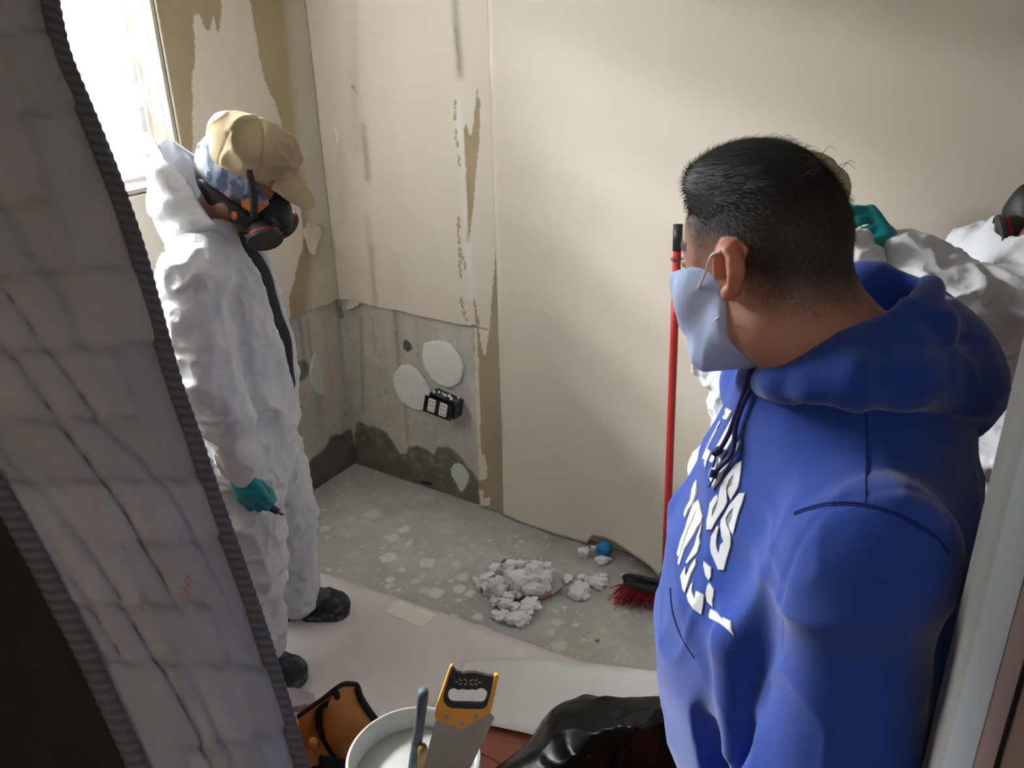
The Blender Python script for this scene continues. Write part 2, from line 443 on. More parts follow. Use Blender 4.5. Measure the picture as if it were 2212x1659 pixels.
for p0, p1, wd_, c, a in stains:
    q = px_back([p0, p1]); d = polydist(P+0.012*(fbm(P*[8, 14], 9)[..., None]-.5), q, False); e = (a*np.exp(-(d/wd_)**2)*(0.5+fbm(P*[10, 5], 14)))[..., None]
    e = np.clip(e, 0, 1); col = np.where(k[..., None], col, col*(1-e)+lin(c)*e)
for (x0, y0, x1, y1, n) in [(982, 220, 992, 360, 26), (990, 470, 996, 600, 46), (996, 545, 1008, 585, 16), (996, 640, 1006, 690, 20), (764, 186, 768, 200, 5)]:
    for i in range(n):
        t = rng.random(); q = px_back([(x0+(x1-x0)*t+rng.normal()*1.6, y0+(y1-y0)*t)])[0]
        r_ = rng.uniform(.0025, .006); d = np.linalg.norm((P-q)*[1, .7], axis=-1); e = (d < r_)[..., None]; col = np.where(e, lin((176, 165, 143)), col)
q = px_back(c5([(104, 660), (118, 665), (122, 750), (112, 720)])); col = np.where(inpoly(P, q)[..., None], lin((244, 242, 236)), col)
slit = px_back([(1020, 703), (1052, 711)]); col = np.where((polydist(P, slit, False) < .003)[..., None], lin((150, 110, 80)), col)
disp = np.where(k, 0.0, -0.0016)-0.0005*fbm(P*30, 6)
cz = CUT_Z+0.004*(fbm(P*[18, 1], 7)-.5)+0.010*np.maximum(0, fbm(P*[26, 1], 19)-.62)
keep = ((W > cz) | (U > edge_x+0.003*(fbm(P*[1, 40], 5)-.5)))
kf = keep[:-1, :-1] & keep[1:, :-1] & keep[1:, 1:] & keep[:-1, 1:]
V = np.stack([U, YW+disp, W], -1).reshape(-1, 3); F = gridmesh(len(u), len(v), kf)
V, F, col = compact(V, F, col.reshape(-1, 3))
o = mk('gypsum_board', V, F, M_paper, wall_back, True, col); o['label'] = 'cream wallpaper on board with torn brown backing'
o.data.materials.append(M_board)
sm = o.modifiers.new('thick', 'SOLIDIFY'); sm.thickness = 0.0125; sm.offset = -1; sm.material_offset_rim = 1
# untouched sheet right of the seam, hanging loose at its foot
u = np.concatenate([np.arange(seam_x, -0.75, 0.02), np.arange(-0.75, XR, 0.06)]); v = np.concatenate([np.arange(0, 0.3, 0.012), np.arange(0.3, ZC, 0.05)])
U, W = np.meshgrid(u, v, indexing='ij'); P = np.stack([U, W], -1)
sx = [seam_x, -1.62, -1.44, -1.34, -1.25, -1.22, -1.12, -0.98, -0.87, -0.6, XR]
lift = np.interp(U, [seam_x, -1.55, -1.40, -1.30, -1.20, -1.05, -0.95, -0.6, 0, XR], [.006, .018, .020, .012, .016, .075, .105, .06, .02, .01])
foot = np.interp(U, [seam_x, -1.6, -1.33, -1.262, -1.255, -1.15, -1.0, -0.9, -0.7, XR], [.004, .004, .004, .004, .045, .06, .045, .012, .004, .004])
zz = foot+(ZC-foot)*(W/ZC)
off = -0.0022-lift*np.clip(1-zz/0.30, 0, 1)**2.0-0.0025*(fbm(P*[3, 1.2], 5)-.5)-0.0015*(fbm(P*[9, 2], 15)-.5)
col = CREAM*(0.97+0.05*fbm(P*2, 8)[..., None])*np.ones(U.shape+(1,))
o = mk('wallpaper', np.stack([U, YW+off, zz], -1).reshape(-1, 3), gridmesh(len(u), len(v)), M_paper, wall_back, True, col.reshape(-1, 3))
o['label'] = 'intact cream wallpaper with its foot curling off the wall'
sm = o.modifiers.new('thick', 'SOLIDIFY'); sm.thickness = 0.0016; sm.offset = -1
# plaster dabs that held the board
M_plast = mat('plaster', rgb(238, 242, 236), rough=0.9, var=0.06, vscale=30, bump=0.5, bscale=110, bdist=0.004)
M_plastd = mat('plaster_green', rgb(206, 214, 203), rough=0.9, var=0.08, vscale=30, bump=0.5, bscale=110, bdist=0.004)
def dab(outline, project, n, thick, mt, wall, s):
    O = spline(A(outline+[outline[0]]), 60)[:-1]; O3 = A([project(x, y) for x, y in O]); c = O3.mean(0); n = A(n)
    V = []; rings = [(1.0, -0.004), (1.03, 0.3), (1.0, .85), (.93, 1.0), (.7, 1.02), (.4, 1.0), (.15, 1.0)]
    for r, z in rings:
        q = c+(O3-c)*r*(1+0.035*(vn(O3*90, s)[:, None]-.5)*2*(r > .9)); V.append(q+n*(thick*z)+n[None]*(0.0022*(vn(q*120, s+2)[:, None]-.5)*(z > .5)))
    k = len(O3); V = np.vstack(V+[[c+n*thick]]); F = [(i*k+j, i*k+(j+1) % k, (i+1)*k+(j+1) % k, (i+1)*k+j) for i in range(len(rings)-1) for j in range(k)]
    b = (len(rings)-1)*k; F += [(b+j, b+(j+1) % k, len(V)-1) for j in range(k)]
    return mk('plaster_dab', V, F, mt, wall, True)
def c7(p): return [(860+x/7.54, 700+y/7.54) for x, y in p]
Yb = YW+0.0125
dab(c7([(440, 330), (550, 285), (680, 270), (810, 295), (930, 400), (1020, 520), (1070, 650), (1065, 760), (1025, 920), (920, 1000), (800, 1010), (690, 970), (580, 880), (510, 780), (440, 660), (415, 510)]), lambda x, y: ony(x, y, Yb), (0, -1, 0), 0.011, M_plast, wall_back, 1)
dab(c8([(760, 640), (790, 590), (850, 565), (920, 610), (970, 680), (1000, 745), (985, 800), (968, 845), (900, 853), (840, 820), (800, 780), (770, 720)]), lambda x, y: ony(x, y, Yb), (0, -1, 0), 0.011, M_plast, wall_back, 2)
dab(c8([(1130, 1240), (1160, 1210), (1200, 1215), (1240, 1260), (1245, 1320), (1200, 1390), (1165, 1330), (1140, 1290)]), lambda x, y: ony(x, y, Yb), (0, -1, 0), 0.006, M_plastd, wall_back, 3)

# ---- left wall with the window opening
wl = MB(); T = 0.22; X0 = XW-0.020
wl.box((X0-T, WIN_Y1, 0), (X0, YW+0.14, ZC)); wl.box((X0-T, -1.6, 0), (X0, WIN_Y0, ZC)); wl.box((X0-T, WIN_Y0, 0), (X0, WIN_Y1, WIN_Z0)); wl.box((X0-T, WIN_Y0, WIN_Z1), (X0, WIN_Y1, ZC))
wall_left = wl.build('wall_left', M_plain, loc=(XW, 1.0, 0)); tag(wall_left, kind='structure')
h = 0.006
u = np.arange(1.0, YW+0.020, h); v = np.arange(-0.01, CUT_Z+0.03, h); U, W = np.meshgrid(u, v, indexing='ij'); P = np.stack([U, W], -1)
wet_l = px_left([(500, 1160), (600, 1060), (651, 1014), (676, 991), (703, 968), (716, 941), (739, 935), (766, 925), (790, 1030), (700, 1120), (500, 1400)])
Pn = P+0.02*(np.stack([fbm(P*28, 3), fbm(P*28, 4)], -1)-0.5)
col = conc_color(P, 61)*np.array([1.0, .985, .95]); wet = inpoly(Pn, wet_l); wm = (wet*np.clip(polydist(Pn, wet_l)/.012, 0, 1))[..., None]
low = sst(0.25, 0.02, W)[..., None]
col = col*(1-wm)+lin((110, 105, 94))*(0.7+0.6*fbm(P*16, 8)[..., None])*(1-.1*low)*wm
for (x0, y0, x1, y1, wd_, a) in [(652, 690, 664, 800, .012, .3), (668, 690, 678, 780, .010, .3), (735, 700, 752, 900, .014, .2), (690, 850, 700, 930, .02, .15), (640, 860, 650, 960, .03, .12)]:
    q = px_left([(x0, y0), (x1, y1)]); d = polydist(P+0.006*(fbm(P*[5, 30], 5)[..., None]-.5), q, False); col = col*(1-a*np.exp(-(d/wd_)**2)[..., None])
q = px_left([(655, 802)])[0]; rr = np.linalg.norm((Pn-q), axis=-1); pm = sst(.05, .035, rr)[..., None]*.8; col = col*(1-pm)+lin((104, 102, 98))*pm
V = np.stack([np.full_like(U, XW-0.0125)+0.003*(fbm(P*12, 2)-.5)+0.004*wet*fbm(P*50, 6), U, W], -1)
mk('bare_concrete', V.reshape(-1, 3), gridmesh(len(u), len(v))[:, ::-1], M_conc, wall_left, True, col.reshape(-1, 3))
h = 0.005
u = np.arange(1.0, YW, h); v = np.arange(CUT_Z-.04, ZC, h); U, W = np.meshgrid(u, v, indexing='ij'); P = np.stack([U, W], -1)
Pj = P+0.016*(np.stack([fbm(P*[55, 18], 3), fbm(P*[55, 18], 4)], -1)-0.5)
cream = c6([(775, 55), (782, 62), (800, 108), (818, 124), (830, 108), (838, 65), (850, 122), (864, 130), (874, 70), (876, -300), (990, -300), (985, 0), (992, 70), (1010, 150), (1022, 230), (1045, 320), (1082, 405), (1102, 470), (1112, 560), (1150, 640), (1178, 760), (1186, 850), (1200, 980),
            (1180, 1020), (1165, 1110), (1140, 1170), (1145, 1330), (900, 1400), (-2600, 3200), (-1800, 700), (745, 700), (752, 640), (760, 560), (754, 450), (758, 370), (757, 285), (770, 220), (768, 150), (765, 70)])
kk = ~inpoly(Pj, px_left(cream))
col = np.where(kk[..., None], KRAFT*np.array([.97, .96, .93])*(0.92+0.18*fbm(P*7, 3)[..., None]), CREAM*np.array([.93, .93, .92])*(0.95+0.08*fbm(P*[4, 1], 4)[..., None]))
# faded band toward the corner: paper still on, softly stained at its left
bl = px_left(c6([(1120, -200), (1170, 500), (1215, 800), (1235, 1000), (1212, 1300)]))
xb = np.interp(W, bl[::-1, 1], bl[::-1, 0]); e = sst(-0.035, 0.03, U-xb+0.03*(fbm(P*[4, 3], 6)-.5))[..., None]
corner = lin((202, 196, 178))*(0.94+0.12*fbm(P*[3, 1], 9)[..., None])
col = col*(1-e)+corner*e; kk = kk & (e[..., 0] < .5)
fr = sst(.1, 0, np.abs(U-1.86)) if False else 0
disp = np.where(kk, 0.0, 0.0016)*1.0
cz = CUT_Z+0.004*(fbm(P*[18, 1], 7)-.5)
keep = (W > cz) & ~((U < WIN_Y1-1e-4) & (W > WIN_Z0))
kf = keep[:-1, :-1] & keep[1:, :-1] & keep[1:, 1:] & keep[:-1, 1:]
V, F, col = compact(np.stack([XW+disp, U, W], -1).reshape(-1, 3), gridmesh(len(u), len(v), kf), col.reshape(-1, 3))
o = mk('gypsum_board', V, F[:, ::-1], M_paper, wall_left, True, col); o['label'] = 'half stripped cream wallpaper over brown backing paper'
o.data.materials.append(M_board); sm = o.modifiers.new('thick', 'SOLIDIFY'); sm.thickness = 0.0125; sm.offset = -1; sm.material_offset_rim = 1
dab(c8([(215, 540), (240, 490), (262, 530), (276, 590), (282, 650), (290, 700), (299, 764), (265, 755), (235, 738), (215, 690), (205, 620)]), lambda x, y: onx(x, y, XW-0.0125), (1, 0, 0), 0.008, M_plastd, wall_left, 4)
# peeled flaps of paper
M_flap = mat('peeled_paper', rgb(226, 216, 190), rough=0.8, trans=0.25)
def flap(O, project, n, wall, curl, mt, nm='paper_flap', s=3):
    O = A(O); top = O[:, 1].min(); bot = O[:, 1].max(); G = 14
    pts = []
    for i in range(G):
        y = top+(bot-top)*(i/(G-1.0))*.999+0.01; xs = []
        for a, b in zip(O, np.roll(O, -1, 0)):
            if (a[1] > y) != (b[1] > y): xs.append(a[0]+(b[0]-a[0])*(y-a[1])/(b[1]-a[1]))
        x0, x1 = min(xs), max(xs)
        for j in range(7):
            q = project(x0+(x1-x0)*j/6, y); pts.append(q+A(n)*(0.004+curl*(i/(G-1.0))**1.5*(0.4+0.6*j/6)+.006*math.sin(j*1.3+i*.5+s)**2))
    o = mk(nm, pts, gridmesh(G, 7), mt, wall, True); sm = o.modifiers.new('thick', 'SOLIDIFY'); sm.thickness = 0.0012
    return o
flap([(642, 458), (655, 455), (668, 466), (682, 480), (691, 490), (684, 512), (668, 530), (659, 546), (650, 502)], lambda x, y: onx(x, y), (1, -.1, .0), wall_left, 0.05, M_flap)
flap([(727, 662), (742, 655), (747, 662), (744, 682), (726, 685)], lambda x, y: onx(x, y), (1, 0, 0), wall_left, 0.012, mat('grey_scrap', rgb(150, 147, 138), rough=0.9))
flap([(750, 655), (763, 645), (776, 648), (781, 658), (766, 664), (752, 666)], lambda x, y: ony(x, y), (0, -1, 0), wall_back, 0.02, mat('white_scrap', rgb(216, 208, 200), rough=0.9))
# ---- other walls, ceiling
tag(MB().box((XR, -1.6, 0), (XR+0.12, YW+0.14, ZC)).build('wall_right', M_plain), kind='structure')
for nm_, lo_, hi_ in (('wall_front', (0.075, YF0, 0), (XR+.05, YF1, ZC)), ('wall_front_left', (XW-.05, YF0, 0), (-1.85, YF1, ZC)), ('wall_front_top', (-1.85, YF0, 2.2), (0.075, YF1, ZC))): tag(MB().box(lo_, hi_).build(nm_, M_plain), kind='structure')
tag(MB().box((XW-.2, -1.72, 0), (XR+.12, -1.6, ZC)).build('wall_hall', M_plain), kind='structure')
tag(MB().box((XW-.2, -1.72, ZC), (XR+.12, YW+.14, ZC+.1)).build('ceiling', M_ceil), kind='structure')
# ---- floor: bare screed with paint drips, red tiles nearer
h = 0.006
u = np.arange(XW-0.02, 0.45, h); v = np.arange(1.25, YW+0.02, h); U, W = np.meshgrid(u, v, indexing='ij'); P = np.stack([U, W], -1)
n = fbm(P*3.2, 71, 5)[..., None]; n2 = fbm(P*[9, 12], 72, 4)[..., None]; sc_ = ridge(P*[26, 40], 73)[..., None]
col = lin((196, 195, 189))*(0.76+0.42*n)*(0.86+0.26*n2)
col = col*np.where(fbm(P*30, 74)[..., None] > .64, 1.10, 1.0)
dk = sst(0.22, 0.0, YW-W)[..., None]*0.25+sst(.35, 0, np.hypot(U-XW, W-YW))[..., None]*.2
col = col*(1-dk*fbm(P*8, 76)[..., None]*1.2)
warm = (sst(.5, .75, fbm(P*2.2, 77))*.5)[..., None]; col = col*(1-warm)+col*np.array([1.04, 1.0, .90])*warm
pale = sst(.60, .72, fbm(P*[14, 6], 78))[..., None]*.35; col = col*(1-pale)+lin((178, 177, 172))*pale
def c4(x, y): return onz(600+x/3.53, 1030+y/3.53)[:2]
spl = [(965, 400, 45, 1), (870, 460, 48, .8), (1013, 482, 14, 1), (988, 532, 13, 1), (845, 610, 55, 1), (1140, 650, 55, 1), (950, 705, 25, .8), (855, 780, 35, .9), (840, 830, 20, 1), (1210, 880, 52, .9), (1405, 760, 42, .7),
       (1385, 850, 42, .85), (1465, 885, 33, .9), (1525, 1060, 35, .95), (1315, 597, 20, .8), (725, 280, 60, .5), (360, 395, 38, .9), (375, 460, 18, 1), (575, 318, 18, .8), (980, 375, 13, 1), (1050, 790, 30, .6), (1110, 860, 38, .7),
       (925, 860, 18, .8), (1380, 940, 18, .8), (1620, 1165, 12, 1), (1340, 1060, 24, .9), (535, 445, 22, .5), (1110, 750, 22, .7), (1095, 575, 12, 1), (1350, 650, 30, .5), (475, 440, 10, 1), (470, 385, 10, 1)]
spl = [tuple(c4(x, y))+(r/3.53, a) for x, y, r, a in spl]
def c3f(x, y): return onz(980+x/4.424, 1120+y/4.424)[:2]
spl += [tuple(c3f(x, y))+(r/4.424, a) for x, y, r, a in [(600, 165, 28, .5), (655, 220, 30, .6), (595, 262, 24, .5), (345, 205, 30, .6), (180, 250, 30, .5), (80, 555, 50, .7), (55, 670, 52, .9), (160, 710, 45, .9), (230, 930, 42, .95), (40, 780, 30, .5), (690, 350, 22, .5), (800, 365, 12, 1), (985, 990, 42, .6), (1165, 1015, 32, .7),
        (925, 1090, 40, .6), (1000, 1220, 60, .5), (1860, 860, 30, .4), (1710, 380, 22, .4), (30, 440, 40, .4), (195, 880, 20, .6), (1645, 880, 16, 1), (1760, 930, 14, .9), (15, 930, 20, .8)]]
for i in range(420):
    x, y = rng.uniform(XW, -0.2), rng.uniform(1.6, YW); spl.append((x, y, rng.choice([2, 2.5, 3, 4, 6], p=[.45, .25, .15, .1, .05]), rng.uniform(.35, .95)))
for x, y, r, a in spl:
    r = r*0.00155; s0 = int(abs(x*9973+y*777)) % 97
    i0, i1 = np.searchsorted(u, [x-2.2*r-.01, x+2.2*r+.01]); j0, j1 = np.searchsorted(v, [y-2.2*r-.01, y+2.2*r+.01])
    if i1 <= i0 or j1 <= j0: continue
    Q = P[i0:i1, j0:j1]; q = Q-[x, y]; d = np.linalg.norm(q, axis=-1); an = np.arctan2(q[..., 1], q[..., 0])
    rad = r*(0.78+0.5*vn(np.stack([np.cos(an)*2.2+s0, np.sin(an)*2.2+s0*.37], -1), s0)+.25*vn(np.stack([np.cos(an)*6+s0, np.sin(an)*6], -1), s0+1))*(1.05 if r > .02 else 1)
    e = (sst(1.08, .92, d/np.maximum(rad, 1e-4))*a)[..., None]
    c = lin((238, 236, 226))*(0.92+.12*fbm(Q*60, 5)[..., None]); col[i0:i1, j0:j1] = col[i0:i1, j0:j1]*(1-e)+c*e
for x, y, r in [(1290, 1090, 12), (1375, 1165, 26), (1235, 1120, 8)]:
    q = c3f(x, y); d = np.linalg.norm((P-q), axis=-1); e = (sst(1.2, .6, d/(r/4.424*.0016))*.8)[..., None]; col = col*(1-e)+lin((52, 52, 48))*e
V = np.stack([U, W, 0.0035*(fbm(P*5, 8)-.5)+.002*(fbm(P*30, 9)-.5)-.0015], -1)
floor = MB().box((XW-.2, -1.7, -0.12), (XR+.1, YW+.14, -0.006)).build('floor', mat('subfloor', rgb(140, 138, 130), rough=0.9, var=.1), loc=(0, 1, 0)); tag(floor, kind='structure')
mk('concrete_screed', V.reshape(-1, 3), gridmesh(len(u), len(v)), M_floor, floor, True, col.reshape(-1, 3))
M_tile = mat('red_tile', rgb(158, 96, 72), rough=0.55, var=.10, vscale=18, bump=.15, bscale=50)
tile0 = None
o0 = onz(1150, 1662)[:2]
for i in range(-5, 6):
    for j in range(-8, 1):
        x, y = o0[0]+i*.333-.02, o0[1]+j*.333-.03
        if x < XW-.05 or x+.33 > XR+.1 or y < -1.6: continue
        if tile0 is None:
            tile0 = bev(MB().box((-.164, -.164, -.006), (.164, .164, 0.0045)).build('tile', M_tile, floor), .003, 2); tile0.location = (x+.164, y+.164, 0); continue
        o = tile0.copy(); COL.objects.link(o); o.location = (x+.164, y+.164, 0)

# ---- window in the left wall
win = thing('window_1', (XW-.1, (WIN_Y0+WIN_Y1)/2, WIN_Z0), None, None); win['kind'] = 'structure'
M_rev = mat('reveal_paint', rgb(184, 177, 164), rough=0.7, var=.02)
tk = .012
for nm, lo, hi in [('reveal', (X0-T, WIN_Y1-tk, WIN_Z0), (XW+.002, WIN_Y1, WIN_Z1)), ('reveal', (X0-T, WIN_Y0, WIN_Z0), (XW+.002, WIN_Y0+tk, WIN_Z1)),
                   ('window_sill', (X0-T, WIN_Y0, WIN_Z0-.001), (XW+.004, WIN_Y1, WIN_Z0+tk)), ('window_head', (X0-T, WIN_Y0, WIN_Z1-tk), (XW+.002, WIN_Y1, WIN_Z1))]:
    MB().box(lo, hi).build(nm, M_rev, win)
fx = X0-T+.03; fr = MB(); ya, yb, za, zb = WIN_Y0+tk, WIN_Y1-tk, WIN_Z0+tk, WIN_Z1-tk
fr.box((fx, ya, za), (fx+.05, ya+.045, zb)); fr.box((fx, yb-.045, za), (fx+.05, yb, zb)); fr.box((fx, ya, za), (fx+.05, yb, za+.045)); fr.box((fx, ya, zb-.045), (fx+.05, yb, zb)); fr.box((fx, (ya+yb)/2-.025, za), (fx+.05, (ya+yb)/2+.025, zb))
fr.build('window_frame', M_white, win)
G = bpy.data.materials.new('window_glass'); G.use_nodes = True; nt = G.node_tree; nt.nodes.remove(nt.nodes['Principled BSDF'])
t_ = nt.nodes.new('ShaderNodeBsdfTransparent'); g_ = nt.nodes.new('ShaderNodeBsdfGlossy'); g_.inputs['Roughness'].default_value = .02; mx = nt.nodes.new('ShaderNodeMixShader'); fz = nt.nodes.new('ShaderNodeFresnel'); fz.inputs[0].default_value = 1.45
nt.links.new(fz.outputs[0], mx.inputs[0]); nt.links.new(t_.outputs[0], mx.inputs[1]); nt.links.new(g_.outputs[0], mx.inputs[2]); nt.links.new(mx.outputs[0], nt.nodes['Material Output'].inputs[0])
for a, b in ((ya+.045, (ya+yb)/2-.025), ((ya+yb)/2+.025, yb-.045)): MB().box((fx+.02, a, za+.045), (fx+.026, b, zb-.045)).build('pane', G, win)
# zebra roller blind: opaque and sheer bands in turn
bx = float(ony(275, 26, WIN_Y1-tk)[0])
blind = thing('roller_blind', (bx, (ya+yb)/2, za), 'white zebra roller blind glowing with daylight in the window', 'blind')
def thru(name, c, tr, tl):
    Mt = bpy.data.materials.new(name); Mt.use_nodes = True; nt = Mt.node_tree; b = nt.nodes['Principled BSDF']; b.inputs['Base Color'].default_value = c; b.inputs['Roughness'].default_value = .9
    a1 = nt.nodes.new('ShaderNodeBsdfTranslucent'); a1.inputs[0].default_value = c; a2 = nt.nodes.new('ShaderNodeBsdfTransparent'); m1 = nt.nodes.new('ShaderNodeMixShader'); m2 = nt.nodes.new('ShaderNodeMixShader')
    m1.inputs[0].default_value = tl; m2.inputs[0].default_value = tr
    nt.links.new(b.outputs[0], m1.inputs[1]); nt.links.new(a1.outputs[0], m1.inputs[2]); nt.links.new(m1.outputs[0], m2.inputs[1]); nt.links.new(a2.outputs[0], m2.inputs[2]); nt.links.new(m2.outputs[0], nt.nodes['Material Output'].inputs[0])
    return Mt
M_op, M_sh = thru('blind_band', rgb(232, 232, 234), .16, .10), thru('blind_sheer', rgb(240, 240, 240), .62, .22)
zb0 = float(onx(290, 408, bx)[2]); y0b, y1b = ya+.01, yb-.006
z = zb0+.02; i = 0
while z < zb-.06:
    MB().box((bx-.001-(i % 2)*.004, y0b, z), (bx+(i % 2)*-.004, y1b, min(z+.078, zb-.05))).build('opaque_band' if i % 2 == 0 else 'sheer_band', M_op if i % 2 == 0 else M_sh, blind); z += .074; i += 1
bev(MB().box((bx-.008, y0b, zb0), (bx+.008, y1b, zb0+.024)).build('bottom_rail', M_white, blind), .004)
bev(MB().box((bx-.03, y0b, zb-.07), (bx+.03, y1b, zb)).build('cassette', M_white, blind), .006)
M_bead = mat('bead', rgb(240, 236, 224), rough=.4)
s8 = [(math.sin(t_)*math.cos(p_), math.sin(t_)*math.sin(p_), math.cos(t_)) for t_ in (.6, 1.3, 2.0, 2.6) for p_ in np.arange(0, 6.28, 1.0472)]
sV = A([(0, 0, 1)]+s8+[(0, 0, -1)]); sF = [(0, 1+k, 1+(k+1) % 6) for k in range(6)]+[(1+r*6+k, 7+r*6+k, 7+r*6+(k+1) % 6, 1+r*6+(k+1) % 6) for r in range(3) for k in range(6)]+[(25, 19+(k+1) % 6, 19+k) for k in range(6)]
for (xa, yt) in (((287, 0), (343, 330)), ((302, 0), (376, 358))):
    b = MB(); pa, pb = ony(*xa, Y=WIN_Y1-.03), ony(*yt, Y=WIN_Y1-.03); pa[0] = pb[0] = (pa[0]+pb[0])/2
    pz = zb-.05
    for q in np.arange(pb[2]-.12, pz, .0072): b.add(sV*.0027+[pb[0], WIN_Y1-.03, q], sF)
    b.tube([(pb[0], WIN_Y1-.03, pb[2]-.12), (pb[0], WIN_Y1-.03, pz)], .0007, 5); b.build('bead_chain', M_bead, blind, True)
# the pale outside behind the glass is the world itself
# ---- floor sheets
M_foam = mat('foam_sheet', rgb(238, 230, 227), rough=.7, var=.07, vscale=5, bump=.25, bscale=35, bdist=.004, spec=.3)
M_foam2 = mat('foam_sheet_upper', rgb(243, 241, 238), rough=.7, var=.05, vscale=6, bump=.25, bscale=35, bdist=.004, spec=.3)
def sheet(name, outline, z, step, und, mt, label, s, ridges=()):
    O = A([onz(x, y)[:2] for x, y in outline]); lo, hi = O.min(0), O.max(0)
    B = np.vstack([O[i]+(O[(i+1) % len(O)]-O[i])*np.linspace(0, 1, max(2, int(np.linalg.norm(O[(i+1) % len(O)]-O[i])/step)), endpoint=False)[:, None] for i in range(len(O))])
    gx, gy = np.meshgrid(np.arange(lo[0], hi[0], step), np.arange(lo[1], hi[1], step)); g = np.stack([gx, gy], -1).reshape(-1, 2)
    g = g[inpoly(g, O)]; g = g[polydist(g, O) > step*.6]; pts = np.vstack([B, g]); nb = len(B)
    r = delaunay_2d_cdt([Vector(p) for p in pts], [(i, (i+1) % nb) for i in range(nb)], [], 1, 1e-6)
    P2 = A([tuple(p) for p in r[0]]); zz = z+und*fbm(P2*4, s, 3)+.002*fbm(P2*18, s+1)
    for (a, b, hgt, wd_) in ridges:
        d = polydist(P2, [onz(*a)[:2], onz(*b)[:2]], False); zz = zz+hgt*np.exp(-(d/wd_)**2)
    o = mk(name, np.column_stack([P2, zz]), [tuple(f) for f in r[2]], mt, None, True); sm = o.modifiers.new('thick', 'SOLIDIFY'); sm.thickness = .003; sm.offset = 1
    me = o.data; bm = bmesh.new(); bm.from_mesh(me); bmesh.ops.recalc_face_normals(bm, faces=bm.faces)
    if sum(f.normal.z for f in bm.faces) < 0: bmesh.ops.reverse_faces(bm, faces=bm.faces)
    bm.to_mesh(me); bm.free()
    return tag(o, label, 'sheet')
sheet1 = sheet('foam_sheet', [(520, 1176), (690, 1242), (865, 1300), (1045, 1361), (1180, 1410), (1305, 1452), (1360, 1500), (1240, 1550), (1060, 1568), (925, 1550), (860, 1700), (560, 1660), (380, 1500)], .007, .03, .006, M_foam, 'dusty pinkish grey packing foam sheet under the worker\'s shoes', 5,
      [((1043, 1364), (1003, 1436), .010, .012), ((760, 1500), (1000, 1440), .004, .05)])
sheet('foam_sheet', [(983, 1476), (1003, 1440), (1050, 1433), (1120, 1432), (1200, 1437), (1300, 1449), (1420, 1463), (1560, 1480), (1560, 1600), (1400, 1670), (1138, 1597), (1058, 1580), (925, 1556)], .017, .03, .006, M_foam2, 'whitish ribbed packing foam sheet laid on top, beside the black bag', 9)
tp = A([onz(x, y, .0165) for x, y in [(863, 1297), (945, 1328), (912, 1357), (829, 1321)]])
MB().prism(tp, (0, 0, .0012)).build('tape_patch', mat('masking_tape', rgb(250, 246, 234), rough=.6), sheet1)

# ================================================================ PEOPLE
M_suit = mat('coverall_white', rgb(230, 232, 236), rough=.5, var=.03, vscale=7, bump=.35, bscale=38, bdist=.006, trans=.12, crease=.95, cscale=9)
M_glove = mat('teal_nitrile', rgb(28, 142, 150), rough=.38, var=.10, vscale=30, bump=.4, bscale=90, bdist=.003)
M_skin = mat('skin', attr=True, rough=.55, bump=.15, bscale=260, bdist=.001, sss=.12)
M_black = mat('black_rubber', rgb(34, 36, 39), rough=.5, var=.1, vscale=30)
M_red = mat('red_ring', rgb(168, 40, 40), rough=.5)
M_grille = mat('filter_grille', rgb(66, 64, 60), rough=.7, bump=.6, bscale=160, bdist=.003)
M_grey = mat('grey_button', rgb(120, 120, 116), rough=.5)
M_cap = mat('khaki_twill', rgb(178, 160, 130), rough=.95, spec=.15, var=.12, vscale=14, bump=.3, bscale=240, bdist=.0015)
M_navy = mat('navy_cloth', rgb(30, 33, 46), rough=.85, var=.15, vscale=20, bump=.3, bscale=60)
M_scarf = mat('tie_dye_scarf', attr=True, rough=.85, bump=.3, bscale=70)
M_shoe = mat('dusty_black_shoe', attr=True, rough=.6, bump=.3, bscale=90)
SKIN = lin((182, 134, 114))
class Frame:
    def __init__(s, base, F, L):
        s.b = A(base); s.M = np.stack([A(F), A(L), A([0, 0, 1.0])]); s.flip = np.linalg.det(s.M) < 0
    def w(s, P): return s.b+np.asarray(P, float)@s.M
    def loc(s, P): return (np.asarray(P, float)-s.b)@np.linalg.inv(s.M)
    def px(s, x, y, l=0.0):
        """local point where the sight line of a pixel meets the plane l"""
        v = ray(x, y); n = s.M[1]; t = ((s.b+n*l-CC)@n)/(v@n); return s.loc(CC+v*t)
def body(fr, S, name, material, parent, folds=None, colf=None, sm=1):
    V, F = S.mesh(); V = smoothv(V, F, sm)
    if folds is not None: V = V+normals(V, F)*folds(V)[:, None]
    c = colf(V) if colf is not None else None
    if fr.flip: F = F[:, ::-1]
    return mk(name, fr.w(V), F, material, parent, True, c)
def headframe(c, yaw, pitch, roll=0.0):
    """yaw turns from f towards +l"""
    f = A([math.cos(pitch)*math.cos(yaw), math.cos(pitch)*math.sin(yaw), -math.sin(pitch)])
    l = A([-math.sin(yaw), math.cos(yaw), 0]); u = np.cross(f, l)
    if roll: l, u = l*math.cos(roll)+u*math.sin(roll), u*math.cos(roll)-l*math.sin(roll)
    return A(c), f, l, u
def hp(H, a, b, d): return H[0]+H[1]*a+H[2]*b+H[3]*d
